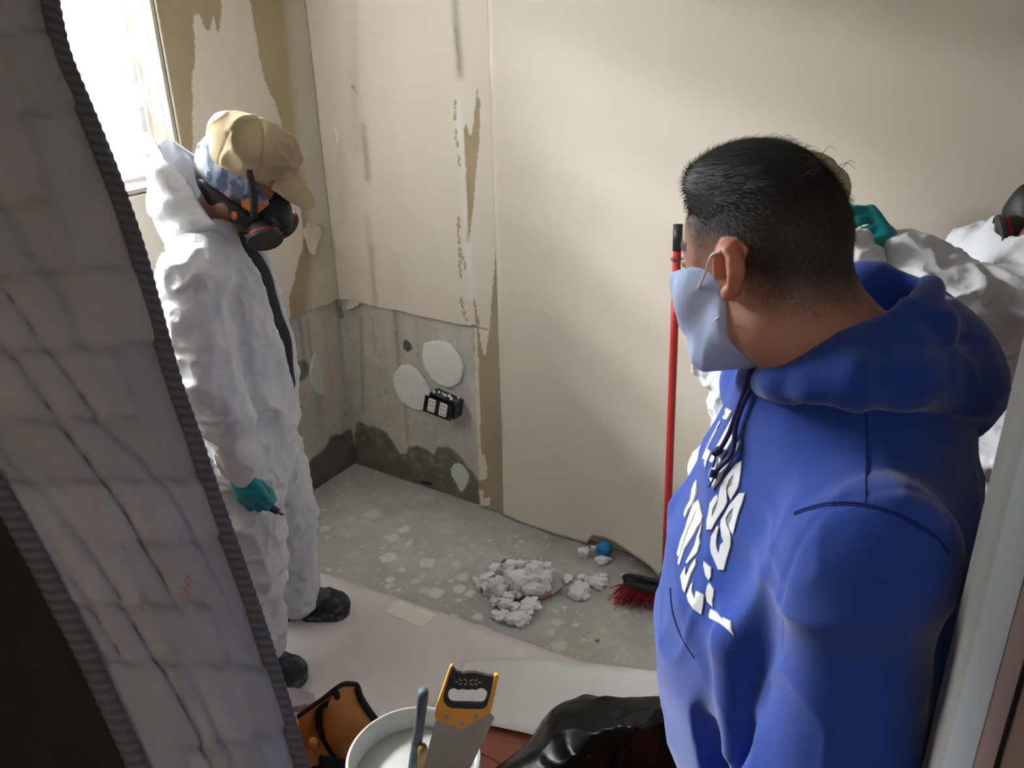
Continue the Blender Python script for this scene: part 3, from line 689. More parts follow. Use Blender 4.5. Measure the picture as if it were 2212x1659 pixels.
def head(S, H, neck, g=0.0, ears=True, rn=(.056, .062), feat=True):
    R = np.stack(H[1:], -1)
    def e(p, r, k=.02, op='u'): S.ell(hp(H, *p), A(r)+(g if op == 'u' else 0), R, k, op)
    def c(p, q, ra, rb, k=.02, op='u'): S.cap(hp(H, *p), hp(H, *q), ra+g, rb+g, k, op)
    e((-.012, 0, .030), (.097, .076, .092)); e((.042, 0, .030), (.052, .062, .062)); e((.032, 0, -.035), (.062, .060, .085), .03)
    for b in (-1, 1):
        c((-.002, b*.052, -.062), (.062, b*.020, -.108), .022, .016, .02); e((.056, b*.036, -.034), (.026, .024, .024), .02)
        c((.045, b*.055, .012), (.085, b*.030, .022), .010, .010, .012)
        if feat:
            e((.098, b*.032, .002), (.014, .018, .011), .010, 's'); e((.083, b*.032, .001), (.0125, .0125, .0115), .003)
    e((.074, 0, -.108), (.020, .024, .018)); c((.090, 0, .008), (.114, 0, -.034), .009, .0125, .012)
    if feat:
        for b in (-1, 1): e((.106, b*.010, -.037), (.011, .009, .008), .006)
        e((.090, 0, -.064), (.013, .024, .008), .006); e((.089, 0, -.078), (.013, .021, .008), .006); e((.106, 0, -.0705), (.014, .022, .0014), .003, 's')
    S.cap(hp(H, -.022, 0, -.045), neck, rn[0]+g, rn[1]+g, .03)
    if ears:
        for b in (-1, 1): ear(S, H, b, .80)
def ear(S, H, b, s=1.0):
    R = np.stack(H[1:], -1); o = (-.010, b*.073, .004); t = .45                # flares out behind
    def q(x, y, z=0): return hp(H, o[0]+s*x*.95, o[1]+b*s*(.004+max(0, -x)*math.sin(t)+z), o[2]+s*y)
    rim = [(.014, -.004), (.012, .016), (.002, .029), (-.013, .030), (-.024, .018), (-.025, .002), (-.017, -.014), (-.006, -.026), (.003, -.031)]
    S.chain([q(x, y, -.004) for x, y in rim], .0095*s, .006)
    S.chain([q(x, y, .006) for x, y in rim[:7]], [.0045*s]*7, .003)
    S.ell(q(-.001, -.029, .003), A((.008, .005, .009))*s, R, .005)
    S.ell(q(-.004, -.001, .011), A((.010, .010, .017))*s, R, .004, 's')
    S.chain([q(-.012, -.012, .004), q(-.017, .002, .005), q(-.010, .014, .004)], .0035*s, .004)
    S.ell(q(.011, -.006, .004), A((.004, .004, .007))*s, R, .003)
def suit_folds(s, amp=1.0, zip_=False):
    def f(P):
        w_ = P+.03*np.stack([fbm(P*6, s), fbm(P*6, s+1), fbm(P*6, s+2)], -1)
        a = ridge(w_*[8, 8, 9], s+3)**4*.016+ridge(w_*[17, 17, 21], s+4)**4*.009+ridge(w_*[13, 13, 4], s+5)**3*.008+ridge(w_*[30, 30, 34], s+6)**3*.0035
        damp = 1-.85*sst(.10, .05, np.abs(P[:, 1]))*sst(.06, .10, P[:, 0])*sst(.80, .88, P[:, 2]) if zip_ else 1
        return amp*(a-.012)*damp
    return f
def coverall_prims(S, P):
    S.chain(P['torso'], P['tw'], .03, flat=(1, 0, 0), ff=P['ff'])
    for k in ('R', 'L'):
        a = P['arm'+k]; S.cap(P['sh'+k], a[0], .07, P['ar'][0], .05); S.chain(a, P['ar'], .03); S.chain(P['leg'+k], P['lr'], .04)
def shoe(fr, root, heel, toe, l, name='shoe'):
    S = SDF((heel-.05, l-.09, -.01), (toe+.05, l+.09, .19), .0045); n = toe-heel
    S.cap((heel+.042, l, .040), (heel+.12, l, .040), .040, .040, .02); S.cap((heel+.10, l, .042), (toe-.052, l+.004, .034), .042, .042, .02); S.ell((toe-.062, l+.002, .040), (.062, .049, .046), None, .02)
    S.cap((heel+.055, l, .06), (heel+.035, l, .16), .043, .046, .03); S.chain([(heel+.09, l, .085), (toe-.08, l, .062)], [.036, .036], .02)
    S.cap((heel+.035, l, .004), (toe-.055, l, .004), .044, .052, .004, flat=(0, 0, 1), ff=.38)
    S.ell((heel+.105, l, .0), (.03, .09, .012), None, .006, 's'); S.half((0, 0, .001), (0, 0, -1))
    def cf(V):
        d = fbm(V*[40, 40, 60], 5)[:, None]; sc_ = sst(.50, .66, d); lo_ = sst(.035, .012, V[:, 2])[:, None]*.35
        return lin((52, 54, 56))*(.75+.5*d)*(1-.55*sc_-.2*lo_)+lin((148, 147, 142))*(.42*sc_+.25*lo_)
    def ff(V): return .002*np.sin(V[:, 0]*150)*sst(.06, .09, V[:, 2])*(V[:, 0] > heel+.09)+.002*(fbm(V*50, 3)-.5)
    o = body(fr, S, name, M_shoe, root, ff, cf, 1); o['label'] = 'dusty black work shoe'; return o
def respirator(fr, root, H, straps, side=(1, -1), axis=(.55, .62, -.55)):
    R = np.stack(H[1:], -1); lo = H[0]-.2; hi = H[0]+.2
    S = SDF(lo, hi, .0035)
    S.ell(hp(H, .088, 0, -.052), (.048, .046, .060), R, .02); S.cap(hp(H, .10, 0, -.01), hp(H, .118, 0, -.045), .018, .026, .02); S.cap(hp(H, .112, 0, -.055), hp(H, .132, 0, -.07), .026, .022, .01)
    S.ell(hp(H, .060, 0, -.105), (.045, .040, .025), R, .02)
    for b in side: S.cap(hp(H, .085, b*.03, -.06), hp(H, .095, b*.058, -.078), .028, .022, .015)
    m = body(fr, S, 'respirator', M_black, root, lambda V: .0015*(fbm(V*40, 3)-.5)); m['label'] = 'black half face respirator with a filter disc on each cheek'
    for b in side:
        ax = H[1]*axis[0]+H[2]*axis[1]*b+H[3]*axis[2]; ax /= np.linalg.norm(ax); c0 = hp(H, .092, b*.056, -.078)
        def lat(nm, prof, mt, sub):
            q = MB().lathe(prof, (0, 0, 0), (0, 0, 1), 36)
            V = A(q.V); x = np.cross(ax, [0, 0, 1.0]); x /= np.linalg.norm(x); y = np.cross(ax, x)
            V = c0+V[:, :1]*x+V[:, 1:2]*y+V[:, 2:]*ax
            F = [f[::-1] for f in q.F] if not fr.flip else q.F
            o = mk(nm, fr.w(V), F, mt, sub, True); return autosmooth(o, .5)
        can = lat('filter_canister', [(.022, -.01), (.036, .004), (.039, .014), (.039, .024)], M_black, m)
        lat('ring', [(.0385, .0225), (.0402, .0235), (.0402, .029), (.0385, .030)], M_red, m)
        lat('canister_lid', [(.039, .030), (.0435, .0305), (.0445, .034), (.0445, .042), (.042, .0445), (.0385, .0445), (.0375, .0425), (.001, .0425)], M_grille, m)
    for pts, r_ in straps:
        o = MB().tube([fr.w(p) for p in spline(pts, 24)], r_, 8).build('strap', M_black, m, True)
    return m
def hand_glove(fr, root, wrist, knuck, across, palmn, curl, thumb, name='glove', fl=(.040, .026, .022), r=.0092, s=1.0, cuff=None, lbl=None):
    """wrist -> knuck: back of the hand; across: index towards little finger; palmn: normal out of the palm; curl: bend at the three joints of each finger"""
    wrist, knuck, across, palmn = map(A, (wrist, knuck, across, palmn)); across = across/np.linalg.norm(across); palmn = palmn/np.linalg.norm(palmn)
    S = SDF(np.minimum(wrist, knuck)-.13, np.maximum(wrist, knuck)+.13, .003)
    d = knuck-wrist; d /= np.linalg.norm(d)
    for i, (o, ln) in enumerate([(-.030, .95), (-.0105, 1.05), (.0095, 1.0), (.028, .80)]):
        k = knuck+across*o*s-d*(abs(i-1.2)*.004); w0 = wrist+across*o*.55*s+d*.01
        S.cap(w0, k, .016*s, .0125*s, .014, flat=None)
        p = k.copy(); dirn = d.copy(); ang = 0; pts = [p]
        for j, L_ in enumerate(fl):
            ang += curl[i][j] if isinstance(curl[0], (list, tuple)) else curl[j]
            p = p+(d*math.cos(ang)+palmn*math.sin(ang))*L_*ln*s; pts.append(p)
        S.chain(pts, [r*1.12*s, r*1.05*s, r*s, r*.86*s], .004)
    S.ell((wrist*.45+knuck*.55)+palmn*.006, (.030*s, .030*s, .018*s), None, .012)
    S.chain([A(t) for t in thumb], [.0145*s, .012*s, .0105*s, .009*s][:len(thumb)], .008)
    S.cap(wrist-d*.035, wrist+d*.01, .027*s, .026*s, .012, flat=palmn, ff=.8)
    o = body(fr, S, name, M_glove, root, lambda V: .0012*(ridge(V*[60, 60, 110], 3)-.5), None, 1)
    if lbl: o['label'] = lbl
    return o

# ---------------------------------------------------------------- first worker, by the window
def worker(fr, root, P, H, seed, open_front=True, capped=True):
    S = SDF((-.32, -.40, -.0), (.34, .40, 1.48), .0075)
    coverall_prims(S, P)
    if open_front:
        S.chain([(.10, -.006, 1.36), (.150, -.002, 1.22), (.172, .0, 1.12), (.176, .0, 1.03), (.172, .0, .93)], [.052, .050, .048, .042, .022], .006, 's', flat=(1, 0, 0), ff=1.6)
        S.chain([(.055, .064, 1.36), (.115, .056, 1.26), (.140, .050, 1.14)], [.016, .012, .006], .012); S.chain([(.055, -.072, 1.36), (.115, -.06, 1.26), (.140, -.050, 1.14)], [.016, .012, .006], .012)
    z0 = P['torso'][0][2]; S.ell((.01, 0, z0+.135), (.078, .085, .10), None, .01, 's')
    for k in ('R', 'L'):
        a = P['arm'+k]
        for i, q in enumerate(np.linspace(0, 1, 5)):                             # bunched rings of cloth at the elbow
            p = A(a[1])*(1-q*.55)+A(a[2])*q*.55; S.ell(p+A([0, 0, .02]), (P['ar'][1]*1.04, P['ar'][1]*1.04, .018), None, .02)
        g = P['leg'+k]
        for q in (.0, .22, .8, .95): p = A(g[1])*(1-q)+A(g[2])*q; rr = P['lr'][1]*(1-q)+P['lr'][2]*q; S.ell(p, (rr*1.05, rr*1.04, .022), None, .02)
    body(fr, S, 'coverall', M_suit, root, suit_folds(seed, 1.0, open_front), None, 1)['label'] = 'crumpled white disposable coverall'
    # body beneath: one continuous skin
    ax = [np.unique(np.round(np.concatenate([np.arange(-.26, -.12, .012), np.arange(-.12, .26, .006)]), 4)), np.unique(np.round(np.arange(-.34, .34, .009), 4)), np.unique(np.round(np.concatenate([np.arange(.04, 1.30, .014), np.arange(1.30, 1.70, .006)]), 4))]
    B = SDF(None, None, None, ax)
    B.chain(P['torso'], A(P['tw'])-.045, .03, flat=(1, 0, 0), ff=P['ff']*.92)
    for k in ('R', 'L'): B.cap(P['sh'+k], P['arm'+k][0], .05, .042, .04); B.chain(P['arm'+k], [.042, .036, .028, .026], .02); B.chain(P['leg'+k], [.08, .055, .040], .03)
    B.cap((-.01, 0, 1.28), (.0, 0, 1.34), .07, .06, .05); head(B, H, A((-.002, 0, P['torso'][0][2]+.035)), ears=False)
    def sk(V): return SKIN*np.array([.72, .66, .62])*(.92+.16*fbm(V*14, 3)[:, None])
    body(fr, B, 'body', M_skin, root, None, sk, 1)
    if open_front:
        T = SDF((-.2, -.2, .80), (.28, .2, 1.42), .008); T.chain(P['torso'], A(P['tw'])-.011, .03, flat=(1, 0, 0), ff=P['ff']); T.half((0, 0, 1.375), (-.3, 0, 1)); T.half((.02, 0, 0), (-1, 0, 0)); T.half((0, .062, 0), (0, 1, 0)); T.half((0, -.062, 0), (0, -1, 0))
        body(fr, T, 'shirt', M_navy, root, lambda V: .003*(ridge(V*[10, 10, 18], 3)-.5))['label'] = 'navy shirt in the open zip'
    # hood pushed back: a stiff sheet standing behind the neck
    hrows = [[(-.088, .0, 1.585), (-.070, .030, 1.592), (-.045, .055, 1.560)], [(-.110, 0, 1.51), (-.066, .064, 1.505), (-.006, .080, 1.512)], [(-.122, 0, 1.45), (-.058, .090, 1.440), (.020, .086, 1.445)],
             [(-.125, 0, 1.40), (-.038, .108, 1.385), (.060, .078, 1.380)], [(-.120, 0, 1.35), (-.025, .120, 1.340), (.085, .062, 1.335)], [(-.105, 0, 1.29), (-.02, .12, 1.30), (.09, .05, 1.30)]]
    G_ = []
    dz = P['torso'][0][2]-1.325-(0 if capped else .075)
    for rw in hrows: G_.append(spline([(f_, -l_, z_+dz) for f_, l_, z_ in rw[::-1]]+[(f_, l_, z_+dz) for f_, l_, z_ in rw[1:]], 46))
    G_ = A(G_); G_ = A([spline(G_[:, j], 40) for j in range(46)]).transpose(1, 0, 2)
    q_ = G_+.03*fbm(G_*9, seed)[..., None]; ou = G_*[1, 1, 0]-A([.01, 0, 0])*[1, 1, 0]; ou /= np.linalg.norm(ou, axis=-1)[..., None]+1e-6
    G_ = G_+ou*(.030*ridge(q_*[10, 10, 6], seed+2)**3-.012+.010*ridge(q_*24, seed+4)**3)[..., None]; G_[0, :, 2] += .018*(vn(G_[0]*30, seed)-.5)
    C = mk('hood', fr.w(G_.reshape(-1, 3)), gridmesh(40, 46), M_suit, root, True); sol = C.modifiers.new('thick', 'SOLIDIFY'); sol.thickness = .004; sol.offset = 0
    C['label'] = 'white coverall hood pushed back behind the neck'
    # headscarf
    R = np.stack(H[1:], -1); K = SDF(H[0]-.18, H[0]+.18, .0045)
    K.ell(hp(H, -.012, 0, .028), (.106, .085, .097), R, .02); K.ell(hp(H, .035, 0, -.030), (.065, .068, .078), R, .03); K.cap(hp(H, -.03, 0, -.02), hp(H, -.02, 0, -.075), .066, .060, .03)
    for i in range(6): K.chain([hp(H, -.02+.02*i, .076, .03), hp(H, .0+.013*i, .071, -.03), hp(H, .02+.012*i, .060, -.085)], [.006, .008, .006], .008)
    K.half(hp(H, .078, 0, -.004), H[1]*.8+H[3]*.6); K.half(hp(H, -.03, 0, -.085), -H[3]*.8-H[1]*.6); K.half(hp(H, 0, 0, .10), H[3])
    def kc(V):
        q = (V-H[0])@np.stack(H[1:]).T; a = fbm(q*[28, 28, 14], 5)[:, None]; bb = fbm(q*[50, 50, 26], 9)[:, None]
        c = lin((150, 168, 200))*(1-sst(.45, .62, a))+lin((214, 222, 232))*sst(.45, .62, a); c = np.where(bb > .60, lin((92, 108, 138)), c)
        fr_ = sst(-.01, .03, q[:, 0]-q[:, 2]*.3)[:, None]*sst(.0, -.03, q[:, 2])[:, None]
        o = vn(q*42, 3)[:, None]; p2 = np.where(o > .62, lin((226, 128, 66)), np.where(o > .35, lin((46, 46, 52)), lin((160, 132, 120))))
        c = c*(1-fr_)+p2*fr_
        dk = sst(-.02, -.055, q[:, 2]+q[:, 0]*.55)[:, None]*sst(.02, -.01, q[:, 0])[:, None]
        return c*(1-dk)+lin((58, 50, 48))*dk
    body(fr, K, 'headscarf', M_scarf, root, lambda V: .004*(ridge(V*[30, 22, 16], 3)-.5), kc, 1)['label'] = 'blue and white tie-dye head scarf with orange and black patches'
    if not capped: return
    # cap
    D = SDF(H[0]-.2, H[0]+.26, .0042); cc = hp(H, .012, 0, .058)
    D.ell(cc, (.112, .094, .098), R, .02); D.ell(hp(H, .055, 0, .105), (.06, .07, .045), R, .03); D.ell(hp(H, -.05, .0, .110), (.05, .06, .035), R, .03)
    D.half(hp(H, 0, 0, .037), -H[3]*.99-H[1]*.10); D.ell(hp(H, .0, 0, .028), (.098, .082, .085), R, .006, 's')
    D.cap(hp(H, -.095, 0, .060), hp(H, -.12, 0, .060), .024, .024, .004, 's', flat=H[3], ff=.75)
    def cd(V):
        q = (V-cc)@np.stack(H[1:]).T; an = np.arctan2(q[:, 1], q[:, 0]); pan = np.exp(-(((an/(math.pi/3)+.5) % 1-.5)*q[:, 0:2].__abs__().max(1)*1.05/.0022)**2)
        w_ = V+.05*fbm(V*7, 2)[:, None]
        return -.0022*pan+.011*(ridge(w_*[9, 9, 15], seed)**4-.25)+.005*(ridge(w_*[22, 22, 30], seed+3)**3-.3)+.008*(fbm(V*10, seed+1)-.5)
    cap_ = body(fr, D, 'cap', M_cap, root, cd if True else lambda V: .007*(ridge((V+.05*fbm(V*7, 2)[:, None])*[11, 11, 16], seed)**2-.4)+.006*(fbm(V*12, seed+1)-.5), None, 1); cap_['label'] = 'crumpled khaki baseball cap'
    E_ = SDF(H[0]-.1, H[0]+.3, .004); f2 = H[1]*.94-H[3]*.34; u2 = H[3]*.94+H[1]*.34; R2 = np.stack([f2, H[2], u2], -1)
    E_.ell(hp(H, .108, 0, .026), (.088, .080, .030), R2, .0); E_.ell(hp(H, .108, 0, .026)-u2*.011, (.092, .084, .026), R2, .004, 's'); E_.half(hp(H, .095, 0, .03), -H[1])
    body(fr, E_, 'brim', M_cap, cap_, None, None, 1)
    st_ = MB().tube([fr.w(hp(H, x_, y_, z_)) for x_, y_, z_ in spline([(-.102, .034, .052), (-.113, .0, .048), (-.102, -.034, .052)], 12)], .008, 8).build('back_strap', M_cap, cap_, True)
    MB().lathe([(.001, .006), (.006, .005), (.007, .0)], fr.w(hp(H, .012, 0, .152)), (0, 0, 1), 12).build('cap_button', M_cap, cap_, True)
W1 = Frame((-1.85, 1.42, .012), RDIR, -FDIR)
P1 = dict(torso=[(.0, 0, 1.325), (.022, 0, 1.2), (.038, 0, 1.03), (.033, 0, .93), (.016, 0, .83), (.0, 0, .74)], tw=[.115, .155, .168, .172, .165, .150], ff=.78,
          shR=(-.005, .06, 1.325), shL=(-.005, -.06, 1.325), armR=[(.0, .175, 1.285), (.010, .235, 1.03), (.046, .218, .815), (.052, .214, .778)], armL=[(.0, -.175, 1.285), (-.03, -.235, 1.03), (-.02, -.205, .80), (-.015, -.2, .762)],
          ar=[.078, .070, .054, .048], legR=[(.0, .085, .74), (.0, .135, .42), (-.028, .15, .115)], legL=[(.0, -.085, .74), (.045, -.125, .42), (.030, -.145, .10)], lr=[.125, .098, .076])
H1 = headframe((.100, 0, 1.489), 0.06, math.radians(22))
p_w1 = thing('person', (-1.85, 1.42, .012), 'worker in white coverall and khaki cap by the window, knife in gloved hand', 'person')
worker(W1, p_w1, P1, H1, 3)
respirator(W1, p_w1, H1, [([W1.px(552, 480, .075), W1.px(505, 443, .078), W1.px(462, 412, .072), W1.px(440, 394, .058), W1.px(433, 388, .02), W1.px(436, 386, -.02)], .0095),
                          ([W1.px(547, 474, .078), W1.px(549, 440, .083), W1.px(545, 400, .088), W1.px(538, 366, .090)], .0095)])
hand_glove(W1, p_w1, (.046, .216, .752), (.074, .233, .702), (-.88, -.05, -.47), (.12, -.86, -.50), [(.5, 1.35, 1.0), (.55, 1.4, 1.0), (.6, 1.4, 1.0), (.65, 1.4, 1.0)], [(.062, .200, .735), (.085, .188, .712), (.106, .196, .694), (.112, .206, .678)], lbl='teal rubber glove closed round a knife', s=1.05)
hand_glove(W1, p_w1, (-.01, -.20, .74), (.01, -.21, .665), (-.95, 0, .1), (.2, .95, 0), [(.3, .5, .4)]*4, [(.01, -.19, .715), (.035, -.175, .685), (.04, -.17, .655)])
shoe(W1, p_w1, -.075, .205, -.152); shoe(W1, p_w1, -.160, .124, .157)
# utility knife held in the right glove
kn = thing('utility_knife', W1.w((.12, .21, .67)), 'dark utility knife gripped in the worker\'s teal glove', 'knife')
ka, kb = W1.w((.030, .208, .722)), W1.px(601, 1106, .212); kb = W1.w(kb); kd = (kb-ka)/np.linalg.norm(kb-ka)
MB().tube([ka, ka+(kb-ka)*.3, ka+(kb-ka)*.8, kb], [.008, .010, .011, .009], 8).build('handle', mat('knife_body', rgb(62, 56, 52), rough=.5), kn, True)
kn2 = np.cross(kd, W1.M[1]); bl_ = [kb-kd*.005+kn2*.005, kb+kd*.012+kn2*.004, kb+kd*.020-kn2*.005, kb-kd*.005-kn2*.005]
MB().prism(bl_, W1.M[1]*.0012).build('blade', mat('steel', rgb(196, 190, 184), rough=.3, metal=.9), kn)
# second worker, hidden behind the man in blue
_c, _s = math.cos(math.radians(55)), math.sin(math.radians(55))
_rot = lambda v: A([v[0]*_c-v[1]*_s, v[0]*_s+v[1]*_c, 0])
W2 = Frame((-.55, 2.05, 0), _rot(RDIR)*.94, _rot(-FDIR)*.94); W2.M[2] *= .94
P2_ = dict(P1); P2_['armL'] = [(.02, -.145, 1.285), (.07, -.180, 1.05), (.20, -.10, .99), (.235, -.075, 1.0)]; P2_['armR'] = [(.02, .145, 1.285), (.07, .180, 1.05), (.20, .10, .99), (.235, .075, 1.0)]
p_w2 = thing('person', (-.55, 2.05, 0), 'worker in white coverall mostly hidden behind the man in blue hoodie', 'person')
worker(W2, p_w2, P2_, H1, 33)
respirator(W2, p_w2, H1, [([hp(H1, .09, b_*.055, -.06), hp(H1, .03, b_*.076, -.05), hp(H1, -.06, b_*.066, -.03), hp(H1, -.10, b_*.03, -.02)], .0095) for b_ in (1, -1)])
for b_ in (1, -1): hand_glove(W2, p_w2, (.245, b_*.07, 1.0), (.30, b_*.045, .985), (0, b_*.3, -.95), (0, -b_*1, -.2), [(.4, .8, .6)]*4, [(.26, b_*.05, 1.01), (.29, b_*.02, 1.0), (.31, b_*.01, .99)])
shoe(W2, p_w2, -.075, .205, -.152); shoe(W2, p_w2, -.160, .124, .157)

# ---------------------------------------------------------------- third worker, cut by the right edge
W3 = Frame(tuple(RDIR*1.02+FDIR*1.63), -RDIR, -FDIR)
P3 = dict(torso=[(.0, 0, 1.40), (.022, 0, 1.27), (.038, 0, 1.08), (.033, 0, .96), (.016, 0, .86), (.0, 0, .76)], tw=[.12, .165, .178, .182, .172, .155], ff=.78,
          shR=(-.005, -.06, 1.40), shL=(-.005, .06, 1.40), armL=[(.02, .175, 1.375), W3.px(2065, 665, .12), W3.px(1952, 560, .01), W3.px(1932, 541, -.01)], armR=[(.0, -.175, 1.36), (.02, -.235, 1.10), (.09, -.21, .87), (.10, -.205, .83)],
          ar=[.080, .078, .052, .045], legR=[(.0, -.085, .76), (.0, -.135, .42), (-.028, -.15, .115)], legL=[(.0, .085, .76), (.045, .125, .42), (.030, .145, .10)], lr=[.125, .098, .076])
H3 = headframe((-.073, 0, 1.560), -0.8, math.radians(12))
p_w3 = thing('person', W3.b, 'worker in white coverall raising a teal gloved hand, cut off by the frame', 'person')
worker(W3, p_w3, P3, H3, 21, False, False)
H3r = H3
respirator(W3, p_w3, H3r, [([hp(H3, .09, .055, -.06), hp(H3, .03, .076, -.05), hp(H3, -.06, .066, -.03), hp(H3, -.10, .03, -.02)], .0095), ([hp(H3, .08, .06, -.05), hp(H3, .04, .083, .0), hp(H3, .02, .09, .05)], .0095)], axis=(.80, .45, -.05))
g0 = W3.px(1925, 525, -.03); g1 = W3.px(1893, 480, -.03)
hand_glove(W3, p_w3, W3.px(1921, 536, -.03), W3.px(1896, 476, -.02), (-.30, .75, -.55), W3.px(1860, 520, -.02)-W3.px(1893, 485, -.02), [(.75, .35, .35), (.95, .5, .4), (1.1, .7, .5), (1.3, .8, .5)], [W3.px(1905, 520, .0), W3.px(1885, 527, .02), W3.px(1862, 520, .02), W3.px(1848, 505, .02)], lbl='teal rubber glove pinching crumpled paper', s=1.0)
hand_glove(W3, p_w3, (.105, -.205, .80), (.125, -.215, .725), (-.95, 0, .1), (.2, .95, 0), [(.3, .5, .4)]*4, [(.125, -.195, .775), (.15, -.18, .745), (.155, -.175, .715)])
shoe(W3, p_w3, -.075, .205, .152); shoe(W3, p_w3, -.160, .124, -.157)
S = SDF((.20, -.12, 1.28), (.45, .18, 1.54), .004)
for x, y, r_, l in [(1862, 520, .020, -.02), (1868, 560, .034, -.01), (1860, 600, .030, -.02), (1888, 575, .022, .0), (1850, 555, .03, -.03), (1848, 510, .014, -.01), (1855, 625, .018, -.02)]: S.ell(W3.px(x, y, l+.045), (r_, r_*.8, r_), None, .012)
pp = body(W3, S, 'crumpled_paper', mat('tissue', rgb(232, 231, 228), rough=.8, bump=.4, bscale=50, trans=.2), None, lambda V: .010*(ridge(V*[26, 26, 26], 3)-.6)+.005*(ridge(V*60, 5)-.5))
tag(pp, 'crumpled white paper held in the raised teal glove', 'paper')

# ---------------------------------------------------------------- man in the blue hoodie, near the camera
M_hood = mat('royal_blue_fleece', rgb(25, 63, 150), rough=.95, var=.06, vscale=25, bump=.25, bscale=420, bdist=.0012, sheen=.25)
M_cord = mat('navy_cord', rgb(30, 32, 86), rough=.8, bump=.5, bscale=400, bdist=.001)
M_letter = mat('white_print', rgb(226, 228, 232), rough=.7)
M_out = mat('grey_print', rgb(140, 146, 160), rough=.7)
M_mask = mat('blue_mask_cloth', rgb(172, 188, 222), rough=.85, bump=.3, bscale=300, bdist=.001)
M_ela = mat('white_elastic', rgb(226, 220, 214), rough=.8)
M_hair = mat('black_hair', rgb(44, 43, 43), rough=.62, spec=.35)
M_jean = mat('grey_denim', rgb(110, 112, 120), rough=.9, var=.1, vscale=30)
HM = Frame((-.193, .997, 0), -RDIR, -FDIR)
p_hm = thing('person', HM.b, 'man with short black hair in royal blue hoodie and light blue face mask', 'person')
HH = headframe((.100, 0, 1.636), -math.radians(52), math.radians(10))
RH = np.stack(HH[1:], -1)
def rax(lo, a, b, hi, fine, coarse): return np.unique(np.round(np.concatenate([np.arange(lo, a, coarse), np.arange(a, b, fine), np.arange(b, hi, coarse)]), 4))
B = SDF(None, None, None, [rax(-.30, -.05, .225, .32, .0026, .012), rax(-.36, -.12, .12, .36, .0026, .012), rax(.03, 1.40, 1.80, 1.801, .0026, .014)])
TOR = [(-.020, 0, 1.40), (-.022, 0, 1.30), (-.017, 0, 1.19), (-.014, 0, 1.08), (-.018, 0, .97), (-.035, 0, .86)]
TWD = A([.165, .200, .226, .232, .226, .205])
B.chain(TOR, TWD-.06, .03, flat=(1, 0, 0), ff=.82); B.ell((-.02, 0, .86), (.14, .18, .14), None, .03)
ARM = {1: [(.028, .198, 1.375), (.036, .252, 1.13), (.100, .245, .90)], -1: [(-.01, -.205, 1.375), (-.04, -.265, 1.13), (.0, -.25, .90)]}
for b in (1, -1):
    B.cap((-.01, b*.06, 1.42), ARM[b][0], .06, .055, .04); B.chain(ARM[b], [.055, .045, .032], .03); B.ell(A(ARM[b][2])+[.02, 0, -.07], (.045, .025, .09), None, .02)
    B.chain([(-.01, b*.095, .82), (.0, b*.11, .46), (-.03, b*.12, .10)], [.095, .062, .045], .04); B.chain([(-.03, b*.12, .07), (.10, b*.135, .055)], [.04, .035], .02)
B.cap((-.035, 0, 1.42), (-.032, 0, 1.49), .085, .072, .05); head(B, HH, A((-.020, 0, 1.47)), g=-.005, rn=(.066, .072))
B.cap(hp(HH, -.055, 0, -.05), (-.045, 0, 1.47), .055, .072, .03); B.cap(hp(HH, -.035, .040, -.07), (.0, .045, 1.48), .028, .034, .03)
def hq(V): return (V-HH[0])@np.stack(HH[1:]).T
def hairmask(V):
    q = hq(V); a, d = q[:, 0], q[:, 2]
    hb = np.interp(a, [-.11, -.06, -.03, -.012, .012, .035, .060, .078, .11], [-.050, -.046, -.030, .006, .020, .012, .034, .062, .080])
    return sst(-.022, .050, d-hb+.010*(fbm(V*60, 3)-.5))*np.where(V[:, 2] < 1.5, 0, 1)
def skc(V):
    m = hairmask(V)[:, None]; q = hq(V)
    c = SKIN*(.92+.16*fbm(V*18, 5)[:, None])
    ea = ((np.abs(q[:, 1]) > .0690) & (((q[:, 0]+.012)/.030)**2+(q[:, 2]/.041)**2 < 1))[:, None]
    c = np.where(ea, c*np.array([1.12, .86, .82]), c); m = np.where(ea, 0, m)
    bd = sst(.0, .3, np.interp(q[:, 2], [-.14, -.06, -.02], [1, .7, 0])*(q[:, 0] > .0))[:, None]*.12
    m2 = np.clip(m*.96+bd, 0, 1)*(.9+.2*vn(V*900, 4)[:, None]); m2 = np.clip(m2, 0, 1)
    brow = ((np.abs(np.abs(q[:, 1])-.036) < .022) & (np.abs(q[:, 2]-.024) < .005) & (q[:, 0] > .06))[:, None]
    c = c*(1-m2)+lin((34, 33, 33))*m2
    return np.where(brow, lin((40, 32, 28)), c)
V, F = B.mesh(); V = smoothv(V, F, 2); cb = skc(V); Vb, Fb = V, F
body_o = mk('body', HM.w(V), F if not HM.flip else F[:, ::-1], M_skin, p_hm, True, cb)
